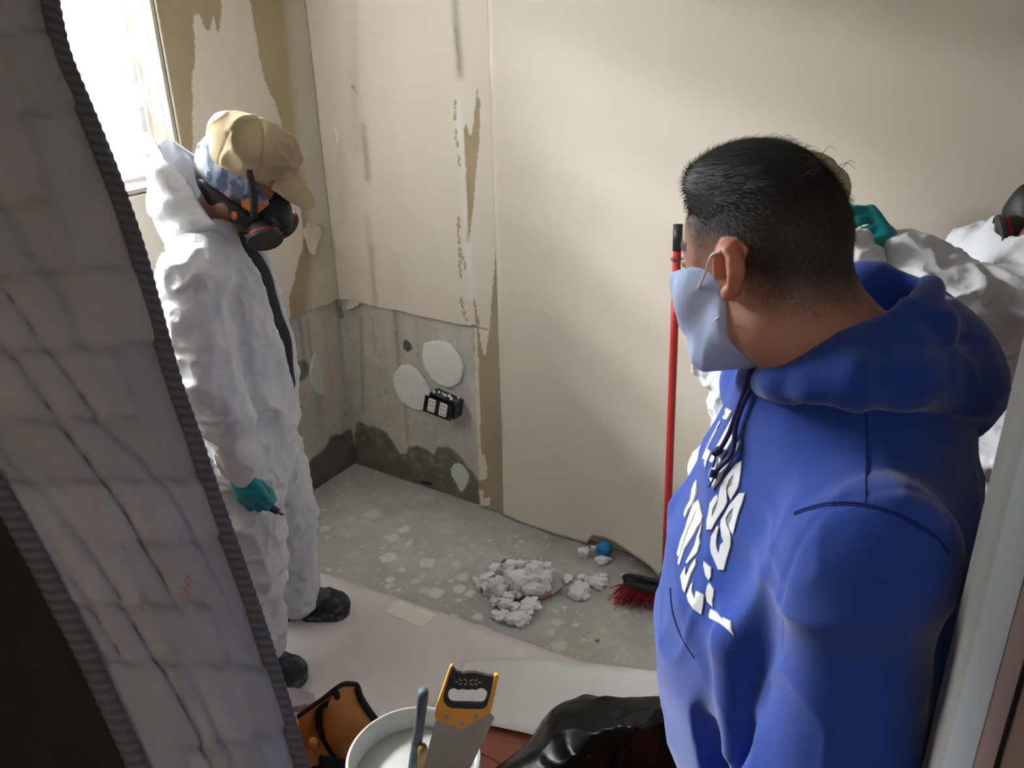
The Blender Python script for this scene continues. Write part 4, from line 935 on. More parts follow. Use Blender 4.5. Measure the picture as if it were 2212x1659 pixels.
# hair: thick on top, clipped short at the sides
S = SDF(HH[0]-.17, HH[0]+.17, .0034)
S.ell(hp(HH, -.004, 0, .048), (.0885, .0675, .0830), RH, .02); S.ell(hp(HH, .032, 0, .092), (.056, .050, .031), RH, .03)
S.half(hp(HH, .092, 0, .085), HH[1]*.85-HH[3]*.5, .02)
Vs, Fs_ = S.mesh(); Vs = smoothv(Vs, Fs_, 1); Ns_ = normals(Vs, Fs_); Vs = Vs+Ns_*(.003*(ridge((hq(Vs)+.02*fbm(Vs*8, 2)[:, None])*[8, 60, 30], 3)-.6))[:, None]
mk('hair', HM.w(Vs), Fs_ if not HM.flip else Fs_[:, ::-1], M_hair, p_hm, True)['label'] = 'short black hair combed back, clipped at the sides'
mk_ = hairmask(Vb); Nb = normals(Vb, Fb); qb = hq(Vb)
idx = np.where((mk_ > .25) & ~((np.abs(qb[:, 1]) > .0690) & (((qb[:, 0]+.012)/.034)**2+(qb[:, 2]/.046)**2 < 1)) & (qb[:, 2] < .125))[0]
pick = idx[rng.random(len(idx)) < np.clip(mk_[idx], 0, 1)*.95]
if len(pick) > 36000: pick = rng.choice(pick, 36000, False)
qs = hq(Vs); i2 = rng.choice(np.where(qs[:, 2] > .045)[0], 9000)
p = np.vstack([Vb[pick], Vs[i2]]); n = np.vstack([Nb[pick], Ns_[i2]]); q = hq(p); pick = np.arange(len(p)); L_ = np.interp(q[:, 2], [-.05, .03, .06, .10], [.0016, .004, .009, .011])*rng.uniform(.7, 1.3, len(pick))
cm = -HH[1]*.9-HH[3][None]*np.interp(q[:, 2], [-.05, .05, .09], [.9, .5, .0])[:, None]+HH[2]*np.sign(q[:, 1:2])*.15
cm = cm-n*(cm*n).sum(1)[:, None]
d = n*np.interp(q[:, 2], [.0, .06, .1], [.6, .4, .22])[:, None]+cm+rng.normal(0, .14, p.shape); d /= np.linalg.norm(d, axis=1)[:, None]
sd = np.cross(d, n+1e-3); sd /= np.linalg.norm(sd, axis=1)[:, None]; wd_ = .00028
lift = n*0
V4 = np.stack([p+lift-sd*wd_, p+lift+sd*wd_, p+lift+d*L_[:, None]+sd*wd_*.3, p+lift+d*L_[:, None]-sd*wd_*.3], 1).reshape(-1, 3)
mk('hair_strands', HM.w(V4), np.arange(len(V4)).reshape(-1, 4), M_hair, p_hm, False)['kind'] = 'stuff'
fl = MB()
for i in range(46):                                                              # loose hairs standing up from the crown
    a0 = rng.uniform(-.09, .0) if i < 26 else rng.uniform(-.06, .04); b0 = rng.uniform(-.03, .05); p0 = hp(HH, a0, b0, .122-abs(a0+.01)*.35-abs(b0)*.2); ln = rng.uniform(.018, .042) if i < 26 else rng.uniform(.008, .018)
    dirn = HH[3]*rng.uniform(.35, .8)-HH[1]*rng.uniform(.4, 1.0)+HH[2]*rng.uniform(-.3, .5); dirn /= np.linalg.norm(dirn)
    pts = [p0, p0+dirn*ln*.55, p0+dirn*ln*.9-HH[3]*ln*.15, p0+dirn*ln*1.05-HH[3]*ln*.42-HH[1]*ln*.12]; fl.tube(HM.w(spline(pts, 8)), np.linspace(.00035, .00015, 8), 4, False)
fl.build('stray_hairs', M_hair, p_hm)['kind'] = 'stuff'
la = MB()
for b in (1, -1):
    for i in range(9):
        p0 = hp(HH, .094-abs(i-4)*.001, b*(.024+i*.0024), .004); la.tube(HM.w([p0, p0+HH[1]*.005+HH[3]*.0005, p0+HH[1]*.009+HH[3]*.004]), [.0006, .0005, .0002], 4, False)
la.build('eyelashes', M_hair, p_hm)['kind'] = 'stuff'
# hoodie
S = SDF((-.31, -.39, .74), (.27, .39, 1.56), .0055)
S.chain(TOR, TWD, .03, flat=(1, 0, 0), ff=.86); S.ell((.03, 0, 1.10), (.158, .20, .20), None, .05)
for b in (1, -1):
    S.cap((-.02, b*.06, 1.42), ARM[b][0], .085, .075, .05); S.chain(ARM[b], [.078, .077, .064], .035)
    S.chain([(.085, b*.155, 1.33), (.135, b*.150, 1.22), (.125, b*.17, 1.08)], [.020, .018, .02], .045)
    S.chain([A(ARM[b][2])-[.004, 0, -.02], A(ARM[b][2])+[.022, 0, -.05]], [.055, .046], .012)
S.chain([(.070, .0, 1.46), (.105, 0, 1.36)], [.036, .04], .05)
S.chain([HM.px(1503, 1428, .165), HM.px(1492, 1500, .16), HM.px(1510, 1580, .15), HM.px(1560, 1655, .14)], [.012, .022, .026, .026], .012, 's')
S.ell((-.03, 0, .775), (.170, .205, .030), None, .012); S.half((0, 0, .765), (0, 0, -1)); S.ell((-.012, 0, 1.56), (.075, .085, .10), None, .012, 's')
def hf(V):
    w_ = V+.05*np.stack([fbm(V*4, 7), fbm(V*4, 8), fbm(V*4, 9)], -1)
    arm_ = sst(.18, .24, np.abs(V[:, 1])); a = ridge(w_*[5, 5, 7], 13)**3*.016*(.5+.7*arm_)+ridge(w_*[7, 7, 3], 15)**3*.013*(.5+arm_)+ridge(w_*[14, 14, 9], 17)**4*.004
    sd = np.abs(V[:, 1])-np.interp(V[:, 2], [1.25, 1.47], [.222, .225]); ss = np.exp(-(sd/.0035)**2)*(V[:, 2] > 1.28)*-.0022
    sh_ = np.exp(-((V[:, 0]+.012)/.003)**2)*(V[:, 2] > 1.38)*-.0018
    rib = .0015*np.sin(np.arctan2(V[:, 1], V[:, 0])*90)*sst(.83, .815, V[:, 2])
    return a-.009+ss+sh_+rib
V, F = S.mesh(); V = smoothv(V, F, 2); V = V+normals(V, F)*hf(V)[:, None]
Fh = F if not HM.flip else F[:, ::-1]; VHW = HM.w(V)
hoodie = mk('hoodie', VHW, Fh, M_hood, p_hm, True); hoodie['label'] = 'royal blue pullover hoodie'
BV = BVHTree.FromPolygons([tuple(v) for v in VHW], [tuple(int(i) for i in f) for f in Fh])
def hit(x, y, off=.002):
    d_ = ray(x, y); d_ = d_/np.linalg.norm(d_); h_ = BV.ray_cast(Vector(CC), Vector(d_))
    if h_[0] is None: return None
    n_ = A(h_[1]); n_ = n_ if n_@d_ < 0 else -n_
    return A(h_[0])+n_*off
# hood lying behind the neck
S = SDF((-.24, -.19, 1.38), (.18, .19, 1.68), .0045)
h_ = HM.px
rim = [h_(1642, 824, .010), h_(1650, 822, .035), h_(1690, 812, .072), h_(1755, 786, .094), h_(1820, 758, .100), h_(1880, 722, .095), h_(1940, 690, .086), h_(1985, 660, .068), h_(2001, 636, .035), h_(1992, 626, .0), h_(1950, 628, -.035), h_(1895, 634, -.065), (.02, -.092, 1.585), (.07, -.075, 1.545), (.105, -.015, 1.515)]
S.chain(spline(rim, 46), .0120, .008)
for b in (1, -1):
    def m_(p): p = A(p).copy(); p[1] *= b; return p
    S.chain([m_(h_(1664, 828, .040)), m_(h_(1700, 828, .080)), m_(h_(1760, 822, .110)), m_(h_(1840, 818, .128)), m_(h_(1950, 812, .125)), m_(h_(2060, 822, .085))], [.012, .015, .021, .026, .030, .034], .02)
    S.chain([m_(h_(1730, 806, .085)), m_(h_(1800, 790, .110)), m_(h_(1880, 770, .110)), m_(h_(1950, 745, .098)), m_(h_(2000, 710, .075)), m_(h_(2020, 690, .03))], [.012, .018, .022, .024, .022, .022], .016)
S.ell(h_(2020, 770, 0), (.055, .115, .070), None, .03); S.chain([h_(2070, 830, .05), h_(2085, 860, .02), h_(2085, 860, -.03), h_(2070, 830, -.05)], [.030, .036, .036, .03], .03)
S.cap(h_(2085, 838, .03), h_(2122, 838, .035), .018, .010, .02); S.cap(h_(2090, 850, .03), h_(2084, 918, .035), .030, .014, .03); S.cap(h_(2048, 745, .02), h_(2085, 830, .03), .026, .022, .02)
S.ell((.025, 0, 1.60), (.085, .078, .090), None, .006, 's'); S.ell(h_(1935, 668, 0), (.045, .060, .045), None, .010, 's')
hd = body(HM, S, 'hood', M_hood, p_hm, lambda V: .010*(ridge((V+.05*fbm(V*6, 3)[:, None])*[7, 7, 13], 3)**3-.3)+.004*(ridge(V*[16, 16, 26], 8)**3-.3), None, 2); hd['label'] = 'blue hood lying folded round the neck'
# lettering on the chest
def patch(name, poly, mt, off, par):
    P2 = A(poly); E2 = []
    for i in range(len(P2)):
        a, b = P2[i], P2[(i+1) % len(P2)]; k = max(1, int(np.linalg.norm(b-a)/5)); E2 += [a+(b-a)*t for t in np.linspace(0, 1, k, endpoint=False)]
    E2 = A(E2); lo, hi = E2.min(0), E2.max(0); gx, gy = np.meshgrid(np.arange(lo[0], hi[0], 4.5), np.arange(lo[1], hi[1], 4.5)); g = np.stack([gx, gy], -1).reshape(-1, 2)
    g = g[inpoly(g, E2)]; g = g[polydist(g, E2) > 2.2] if len(g) else g
    pts = np.vstack([E2, g]); nb = len(E2)
    r_ = delaunay_2d_cdt([Vector(p_) for p_ in pts], [(i, (i+1) % nb) for i in range(nb)], [], 1, 1e-4)
    W_ = [hit(p_[0], p_[1], off) for p_ in r_[0]]
    Fs = [tuple(f) for f in r_[2] if all(W_[i] is not None for i in f)]
    Fs = [f for f in Fs if max(np.linalg.norm(W_[f[i]]-W_[f[i-1]]) for i in range(len(f))) < .05]
    if not Fs: return None
    W_ = [w_ if w_ is not None else np.zeros(3) for w_ in W_]; us = sorted({i for f in Fs for i in f}); mp = {i: k for k, i in enumerate(us)}
    return mk(name, [W_[i] for i in us], [tuple(mp[i] for i in f) for f in Fs], mt, par, True)
def ca(P): return [(1440+x/6.38, 860+y/6.38) for x, y in P]
def cbx(P): return [(1440+x/5.53, 1100+y/5.53) for x, y in P]
LET = [ca([(835, 140), (905, 182), (850, 275), (828, 298), (782, 280), (640, 540), (578, 660), (562, 705), (612, 742), (590, 800), (560, 870), (545, 960), (530, 900), (545, 858), (505, 826), (540, 740), (620, 560), (700, 400), (760, 280), (800, 200)]),
       ca([(925, 250), (965, 295), (930, 360), (830, 560), (770, 700), (720, 780), (680, 850), (622, 890), (600, 860), (650, 760), (740, 600), (820, 450)]),
       ca([(968, 440), (930, 540), (850, 680), (790, 790), (730, 900), (692, 960), (680, 930), (740, 800), (830, 640), (900, 520)]),
       ca([(1025, 570), (1020, 620), (960, 740), (860, 900), (830, 960), (800, 1000), (740, 1130), (645, 1265), (632, 1180), (700, 1040), (740, 930), (850, 800), (960, 640)]),
       ca([(650, 945), (698, 960), (660, 1060), (648, 1130), (620, 1150), (590, 1070), (610, 990)]),
       ca([(1040, 870), (1030, 1000), (1000, 1210), (960, 1290), (890, 1400), (855, 1300), (860, 1240), (905, 1200), (930, 1110), (938, 1040), (870, 1130), (832, 1240), (838, 1340), (842, 1430), (800, 1520), (738, 1610), (681, 1704), (629, 1808), (560, 1808), (565, 1681), (585, 1600), (610, 1450), (660, 1370), (700, 1330), (720, 1380), (690, 1450), (645, 1520), (632, 1640), (690, 1540), (720, 1420), (735, 1300), (760, 1210), (800, 1130), (880, 1020), (960, 910)]),
       cbx([(940, -192), (915, -90), (880, 0), (860, 60), (800, 300), (765, 240), (755, 180), (780, 130), (795, 60), (810, -20), (750, 40), (715, 110), (725, 180), (760, 260), (775, 340), (770, 440), (720, 600), (690, 725), (625, 720), (540, 520), (530, 440), (540, 330), (610, 200), (630, 215), (615, 280), (600, 370), (597, 430), (628, 530), (650, 430), (690, 385), (668, 320), (652, 200), (660, 130), (700, 60), (760, -50), (875, -187)]),
       ca([(420, 1130), (425, 1200), (410, 1330), (370, 1440), (300, 1550), (260, 1650), (250, 1600), (270, 1530), (340, 1400), (360, 1260), (390, 1180)]),
       cbx([(330, -60), (385, -110), (400, -70), (330, 90), (250, 270), (160, 560), (140, 560), (135, 520), (180, 360), (230, 240), (260, 130), (300, 20)]),
       cbx([(402, -90), (412, 0), (435, 80), (420, 150), (370, 220), (330, 300), (280, 380), (220, 470), (160, 670), (145, 650), (150, 600), (190, 490), (260, 270), (340, 90)]),
       cbx([(430, 160), (415, 260), (395, 330), (405, 400), (370, 520), (300, 590), (250, 650), (240, 630), (290, 540), (340, 440), (370, 330)]),
       cbx([(355, 590), (355, 660), (330, 710), (300, 760), (270, 850), (225, 1000), (200, 950), (175, 800), (215, 720), (235, 690), (230, 800), (265, 750), (285, 700), (320, 640)]),
       cbx([(320, 880), (305, 950), (310, 1000), (345, 1080), (360, 980), (450, 1020), (440, 1150), (420, 1255), (330, 1190), (270, 1100), (250, 1030), (280, 950), (300, 900)]),
       cbx([(450, 620), (535, 700), (535, 800), (510, 850), (475, 790), (450, 680)]), cbx([(515, 880), (570, 960), (565, 1040), (550, 1090), (560, 1170), (490, 1100), (475, 1010), (490, 930)]),
       cbx([(535, 1190), (600, 1230), (690, 1340), (675, 1295), (770, 1340), (780, 1440), (810, 1510), (720, 1420), (640, 1360), (520, 1300), (515, 1260)])]
for L_ in LET:
    c_ = A(L_).mean(0); P2 = A(L_); k = len(P2); out = []
    ar_ = .5*sum(P2[i][0]*P2[(i+1) % k][1]-P2[(i+1) % k][0]*P2[i][1] for i in range(k)); sg = 1 if ar_ > 0 else -1
    for i in range(k):
        e1 = P2[i]-P2[i-1]; e2 = P2[(i+1) % k]-P2[i]; n_ = A([e1[1], -e1[0]])/(np.linalg.norm(e1)+1e-6)+A([e2[1], -e2[0]])/(np.linalg.norm(e2)+1e-6); n_ /= max(np.linalg.norm(n_), .6); out.append(P2[i]+sg*n_*1.8)
    o = patch('printed_letter', L_, M_letter, .0015, hoodie)
    o2 = patch('letter_outline', out, M_out, .0008, hoodie)
    if o2 is not None: o2['kind'] = 'stuff'
# drawstrings, seams, mask
def on_hood(pts, r_, name, mt, n=40, off=.004, par=None):
    Q = []
    for x, y in spline(A(pts), n):
        h_ = hit(x, y, off)
        if h_ is not None: Q.append(h_)
    if len(Q) > 3:
        Q = A(Q); 
        for _ in range(3): Q[1:-1] = (Q[:-2]+2*Q[1:-1]+Q[2:])/4
        return MB().tube(Q, r_, 8).build(name, mt, par or hoodie, True)
on_hood([(1632, 806), (1618, 850), (1604, 890), (1590, 930), (1578, 955), (1566, 975)], .0030, 'drawstring', M_cord, off=.008)
on_hood([(1646, 812), (1626, 850), (1608, 890), (1597, 930), (1594, 965), (1584, 990), (1566, 1008), (1553, 1022)], .0030, 'drawstring', M_cord, off=.006)
on_hood([(1566, 974), (1558, 978), (1553, 985)], .0052, 'cord_knot', M_cord, 8, .007); on_hood([(1552, 1018), (1549, 1026), (1548, 1032)], .0052, 'cord_knot', M_cord, 8, .006)
on_hood([(1552, 985), (1548, 1002), (1545, 1012)], .0012, 'cord_end', M_cord, 10, .004); on_hood([(1548, 1032), (1542, 1044), (1537, 1052)], .0012, 'cord_end', M_cord, 10, .004)
M_seam = mat('seam_shadow', rgb(20, 40, 110), rough=.95)
on_hood([(1870, 850), (1872, 930), (1871, 1010), (1870, 1090)], .0010, 'seam', M_seam, 30, .0004)
on_hood([(1716, 1108), (1750, 1096), (1800, 1086), (1870, 1089), (1940, 1110), (2010, 1150), (2050, 1195)], .0013, 'seam', M_seam, 50, .0006)
on_hood([(1716, 1112), (1750, 1101), (1800, 1091), (1870, 1094), (1940, 1115), (2010, 1156)], .0009, 'seam', M_seam, 50, .0005)
on_hood([(1449, 1270), (1452, 1310), (1462, 1350), (1480, 1390), (1500, 1420)], .0012, 'seam', M_seam, 30, .0006)
MKS = SDF(HH[0]-.17, HH[0]+.17, .003)
MKS.ell(hp(HH, .032, 0, -.035), (.072, .068, .092), RH, .02); MKS.ell(hp(HH, .092, 0, -.040), (.036, .034, .060), RH, .03)
for b in (1, -1): MKS.cap(hp(HH, -.002, b*.053, -.062), hp(HH, .064, b*.022, -.110), .028, .022, .02); MKS.ell(hp(HH, .056, b*.040, -.036), (.031, .030, .034), RH, .02)
MKS.ell(hp(HH, .076, 0, -.110), (.027, .030, .024), RH, .02)
MKS.half(hp(HH, .086, 0, -.008), HH[3]*.97+HH[1]*.25); MKS.half(hp(HH, -.002, 0, -.06), -HH[1]*.97+HH[3]*.20); MKS.half(hp(HH, .05, 0, -.128), -HH[3])
def mf(V):
    q = hq(V); return .0035*ridge(np.stack([q[:, 2]*26+q[:, 0]*30, q[:, 1]*6, q[:, 0]*8], -1), 5)**2-.001
mko = body(HM, MKS, 'face_mask', M_mask, p_hm, mf, None, 1); mko['label'] = 'light blue cloth face mask'
for b in (1, -1):
    MB().tube(HM.w(spline([hp(HH, .036, b*.070, -.020), hp(HH, .016, b*.078, .004), hp(HH, .002, b*.084, .022), hp(HH, -.014, b*.086, .028)], 16)), .0016, 6).build('ear_loop', M_ela, mko, True)
    MB().tube(HM.w(spline([hp(HH, .028, b*.070, -.058), hp(HH, .012, b*.076, -.052), hp(HH, -.004, b*.084, -.044)], 12)), .0016, 6).build('ear_loop', M_ela, mko, True)
# trousers, shoes, hands
S = SDF((-.24, -.26, .03), (.24, .26, .92), .010)
S.ell((-.025, 0, .84), (.150, .195, .15), None, .03)
for b in (1, -1): S.chain([(-.01, b*.095, .80), (.0, b*.112, .46), (-.03, b*.12, .11)], [.112, .085, .072], .04)
S.half((0, 0, .89), (0, 0, 1)); S.half((0, 0, .06), (0, 0, -1))
body(HM, S, 'trousers', M_jean, p_hm, suit_folds(40, .7))
for b in (1, -1): shoe(HM, p_hm, -.10, .17, b*.125)

# ================================================================ THINGS
# ---- mattress standing in the doorway, its quilted border toward the room
M_mat = mat('mattress_ticking', attr=True, rough=.9, var=.05, vscale=30, bump=.35, bscale=300, bdist=.0015)
M_matd = mat('mattress_face', rgb(38, 37, 37), rough=.95, var=.12, vscale=12, bump=.3, bscale=120)
M_rope = mat('grey_braid', attr=True, rough=.85)
N_ = 150
pA = [(96, -40), (128, 110), (180, 240), (232, 370), (288, 530), (330, 680), (372, 830), (418, 960), (462, 1090), (512, 1230), (560, 1370), (604, 1510), (648, 1659), (690, 1800)]
pB = [(-600, -40), (-560, 110), (-500, 240), (-440, 370), (-370, 530), (-290, 660), (-200, 790), (-110, 915), (-20, 1040), (62, 1180), (130, 1310), (196, 1440), (296, 1659), (350, 1790)]
s_ = np.linspace(0, 1, len(pA)); cA = A([at(x, y, 1.08+.17*t) for (x, y), t in zip(pA, s_)]); cB = A([at(x, y, .86+.16*t) for (x, y), t in zip(pB, s_)])
def ext(c): d = c[-1]-c[-3]; d = d/abs(d[2]); return np.vstack([c, c[-1]+d*(c[-1][2]-.03)*.5, c[-1]+d*(c[-1][2]-.012)])
cA = spline(ext(cA), N_); cB = spline(ext(cB), N_); K = 44
tt = np.linspace(0, 1, K); ss = np.linspace(0, 1, N_)
Tn = np.gradient(cA, axis=0); Tn /= np.linalg.norm(Tn, axis=1)[:, None]
nn = np.cross(cB-cA, Tn); nn /= np.linalg.norm(nn, axis=1)[:, None]
if nn[N_//2]@(CC-cA[N_//2]) < 0: nn = -nn
U, W = np.meshgrid(ss, tt, indexing='ij'); base = cA[:, None]*(1-W[..., None])+cB[:, None]*W[..., None]
Q = np.stack([U*11, W*2.0], -1)
seam = np.zeros(U.shape); patchv = np.zeros(U.shape)
for i, s0 in enumerate([.06, .15, .235, .30, .375, .45, .52, .585, .65, .715, .78, .85, .92]):
    w0, w1 = [(0, 1), (0, .62), (.3, 1), (0, 1), (.0, .75), (.25, 1)][i % 6]
    d = np.abs(U-s0-.03*(W-.5)); seam += np.exp(-(d/.0028)**2)*((W >= w0) & (W <= w1)); patchv += .5*np.tanh((U-s0-.03*(W-.5))*400)*((W >= w0) & (W <= w1))
wr = ridge(np.stack([U*4+W*1.2, W*7+U*5.0], -1)+.22*fbm(Q, 3)[..., None], 5)**6*sst(.35, .6, vn(np.stack([U*9, W*5], -1), 41))
bulge = .016*np.sin(np.pi*W)
dsp = bulge+.007*fbm(Q*1.6, 7)-.016*wr*np.sin(np.pi*np.clip(W, 0, 1))**.5-.006*seam+.0022*np.sin(patchv*3.1)
V = base+nn[:, None]*dsp[..., None]
c = lin((164, 162, 158))*(.92+.10*fbm(Q*2, 9)[..., None])*(1-.22*seam[..., None])*(1+.07*np.sin(patchv*2.3))[..., None]
for (x, y, dx, dy, k_) in [(405, 1270, -8, 34, .55), (195, 1310, 24, -14, .4), (310, 1300, -10, 22, .3), (378, 1225, 6, 8, .15)]:
    P3d = V-CC; zc = P3d@CD; px = 1106+FPX*(P3d@CR)/zc; py = 829.5-FPX*(P3d@CU)/zc
    if not hasattr(polydist, 'x'): pass
    q = np.stack([px, py], -1); d = polydist(q, [(x-dx/2, y-dy/2), (x+dx/2, y+dy/2)], False)+6*(fbm(Q*30, 4)-.5); e = (k_*sst(9, 3, d))[..., None]; c = c*(1-e)+lin((150, 30, 38))*e
mt = thing('mattress', (cA[-1]+cB[-1])/2*[1, 1, 0], 'grey quilted mattress standing on edge in the foreground beside the doorway', 'mattress')
Fq = gridmesh(N_, K)
def orient(V, F, ref):
    V = V.reshape(-1, 3); f = F[len(F)//2]; n_ = np.cross(V[f[1]]-V[f[0]], V[f[2]]-V[f[0]]); return F if n_@(ref-V[f[0]]) > 0 else F[:, ::-1]
b_ = mk('quilted_border', V.reshape(-1, 3), orient(V, Fq, CC), M_mat, mt, True, c.reshape(-1, 3)); b_['label'] = 'light grey quilted side border with red stains'
inw = -nn[N_//2]; inw = inw-A([0, 0, inw[2]]); inw /= np.linalg.norm(inw)
fB = []; fA = []
for dpt in np.linspace(0, .60, 14):
    puff = .02*math.sin(min(dpt, .4)/.4*math.pi/2)
    out = (cB-cA)/np.linalg.norm(cB-cA, axis=1)[:, None]
    fB.append(cB+inw*dpt+out*(puff+.006*(fbm(np.stack([ss*14, np.full(N_, dpt*9)], -1), 5)[:, None]-.5))); fA.append(cA+inw*dpt-out*puff)
fB = A(fB); fA = A(fA)
mk('mattress_face', fB.reshape(-1, 3), orient(fB, gridmesh(14, N_), CC), M_matd, mt, True)
mk('mattress_face', fA.reshape(-1, 3), gridmesh(14, N_), M_matd, mt, True)
end = np.vstack([fA[-1], fB[-1]]); mk('mattress_end', end, gridmesh(2, N_), M_matd, mt, True)
capv = np.stack([fA[:, 0], fB[:, 0]], 0); mk('mattress_end', capv.reshape(-1, 3), gridmesh(2, 14), M_matd, mt, True)
def braid(curve, r_, off, nm):
    cv = spline(curve, 620); g = 12; L_ = np.concatenate([[0], np.cumsum(np.linalg.norm(np.diff(cv, axis=0), axis=1))])
    m_ = MB().tube(cv+off, r_, g); Vv = A(m_.V); k_ = len(cv); ring = np.repeat(np.arange(k_), g); th = np.tile(np.arange(g)*2*math.pi/g, k_)
    z = np.abs(((L_[ring]/.013+np.abs(((th/math.pi) % 2)-1)*1.2) % 1)-.5)*2
    ctr = np.repeat(cv+off, g, 0); Vv = ctr+(Vv-ctr)*(1+.14*(z[:, None]-.5)); col_ = lin((92, 92, 96))*(.55+.75*z[:, None])
    o = mk(nm, Vv, [tuple(f) for f in m_.F], M_rope, mt, True, col_); o['label'] = 'dark grey braided piping cord'; return o
braid(cA, .0115, nn[N_//2]*.004, 'piping'); braid(cB, .0115, nn[N_//2]*.004, 'piping')

# ---- door frame at the right: rounded casing, pale stop and brown door edge
dr = thing('door_1', (.05, .55, 0), None, None); dr['kind'] = 'structure'
M_jamb = mat('grey_white_jamb', rgb(126, 129, 132), rough=.55, var=.03, vscale=8); M_case = mat('casing_paint', rgb(118, 115, 110), rough=.6, var=.03); M_brown = mat('brown_door', rgb(92, 72, 62), rough=.6, var=.15, vscale=10, stretch=(8, 8, .6)); M_dark = mat('dark_gap', rgb(14, 13, 13), rough=.9)
def vpt(x, y, t): p = at(x, y, t); return p[:2]
def plat(x, t, y0=1500): return vpt(x, y0, t)
def upright(name, pts, mt_, z0=0.0, z1=2.2, smooth=False):
    P2 = A(pts); k_ = len(P2)
    return autosmooth(MB().prism([(p[0], p[1], z0) for p in P2], (0, 0, z1-z0)).build(name, mt_, dr, False), .9)
e0 = plat(2075, .70); e1 = plat(2143, .66); e2 = plat(2190, .60); e3 = plat(2199, .60); e4 = plat(2360, .52); lf = plat(2023, .80)
fd = FDIR[:2]; rd = RDIR[:2]
upright('casing', spline([lf*1.15+rd*.01, lf*1.03+rd*.002, lf+rd*.008, e0*.5+lf*.5+rd*.004, e0*1.02+rd*.004, e0*1.01+rd*.01], 14).tolist()+[(e0*1.02+rd*.14).tolist(), (lf*1.15+rd*.16).tolist()], M_case)
upright('door_stop', [e0, e1, e1*1.08+rd*.004, e0*1.06+rd*.004], M_jamb)
upright('door_edge', [e1+rd*.0006, e2, e2*1.08+rd*.004, e1*1.07+rd*.004], M_brown)
upright('gap', [e2, e3, e3*1.08, e2*1.08], M_dark); upright('door_leaf', [e3, e4, e4*1.08, e3*1.08], M_brown)

# ---- broom against the wall
M_redp = mat('red_plastic', rgb(176, 44, 42), rough=.4, var=.05); M_blk = mat('black_plastic', rgb(40, 44, 48), rough=.45); M_bri = mat('red_bristle', rgb(150, 34, 44), rough=.6, var=.25, vscale=60)
bt = ony(1465, 484, YW-.028); bf = ony(1437, 1262, 2.235); bf = at(1437, 1250, (bf-CC)@CD)
br = thing('broom', (bf[0], bf[1], 0), 'red handled broom with red bristles leaning on the cream wall', 'broom')
d_ = bf-bt; bm_ = bt+d_*.068
MB().tube([bt, bm_], .0145, 16).build('grip', M_blk, br, True); MB().tube([bm_, bt+d_*.3, bt+d_*.7, bf], .0125, 16).build('handle', M_redp, br, True)
hl, hr = at(1372, 1240, (bf-CC)@CD+.02), None
ax_ = bf-hl; ax_ /= np.linalg.norm(ax_); ax_[2] = 0; ax_ /= np.linalg.norm(ax_); up_ = A([0, 0, 1.0]); sd_ = np.cross(ax_, up_)
hc = bf+ax_*.015-up_*.035; HLn = .135
MB().tube([bf+up_*.02, bf-up_*.012, hc+up_*.012], [.019, .021, .018], 14).build('socket', M_blk, br, True)
S = SDF(hc-.22, hc+.22, .005); Rb = np.stack([ax_, sd_, up_], -1)
S.ell(hc, (HLn+.02, .026, .016), Rb, 0, 'u', 3.2); S.ell(hc+ax_*-.07+up_*.012, (.045, .010, .02), Rb, .006, 's'); S.ell(hc+ax_*.07+up_*.012, (.045, .010, .02), Rb, .006, 's')
V, F = S.mesh(); mk('broom_head', V, F, M_blk, br, True)
loop = MB().tube(spline([hc-ax_*.145+up_*.002, hc-ax_*.15+up_*.025, hc-ax_*.11+up_*.030, hc-ax_*.03+up_*.016, hc+up_*.014], 24), .0075, 8).build('stiffening_loop', M_blk, br, True)
bs = MB()
for i in range(900):
    a0 = rng.uniform(-1, 1); b0 = rng.uniform(-1, 1); p0 = hc+ax_*a0*HLn+sd_*b0*.020-up_*.008; ln = p0[2]-.004
    p1 = p0+ax_*(a0*.055+rng.normal()*.010)+sd_*(b0*.028-.012+rng.normal()*.008)-up_*ln*rng.uniform(.85, 1.0); pm = (p0+p1)/2+ax_*a0*.006
    w_ = sd_*.0011+ax_*.0011; bs.add([p0-w_, p0+w_, pm+w_, pm-w_, p1+w_*.8, p1-w_*.8], [(0, 1, 2, 3), (3, 2, 4, 5)])
o = bs.build('bristles', M_bri, br); o['kind'] = 'stuff'; o['label'] = 'fanned red bristles'

# ---- ball
bc = onz(1306, 1206, .0); rb_ = .030; ctr = at(1305, 1186, 0); 
v = ray(1305, 1186); bc = CC+v*((rb_-CAM_H)/v[2])
ball = MB().lathe([(max(1e-7, rb_*math.sin(t_)), -rb_*math.cos(t_)) for t_ in np.linspace(0, math.pi, 17)], (bc[0], bc[1], rb_+.001), (0, 0, 1), 28).build('ball', mat('blue_ball', rgb(34, 128, 190), rough=.22, bump=.1, bscale=120), None, True)
tag(ball, 'small blue ball on the floor under the curling wallpaper', 'ball')

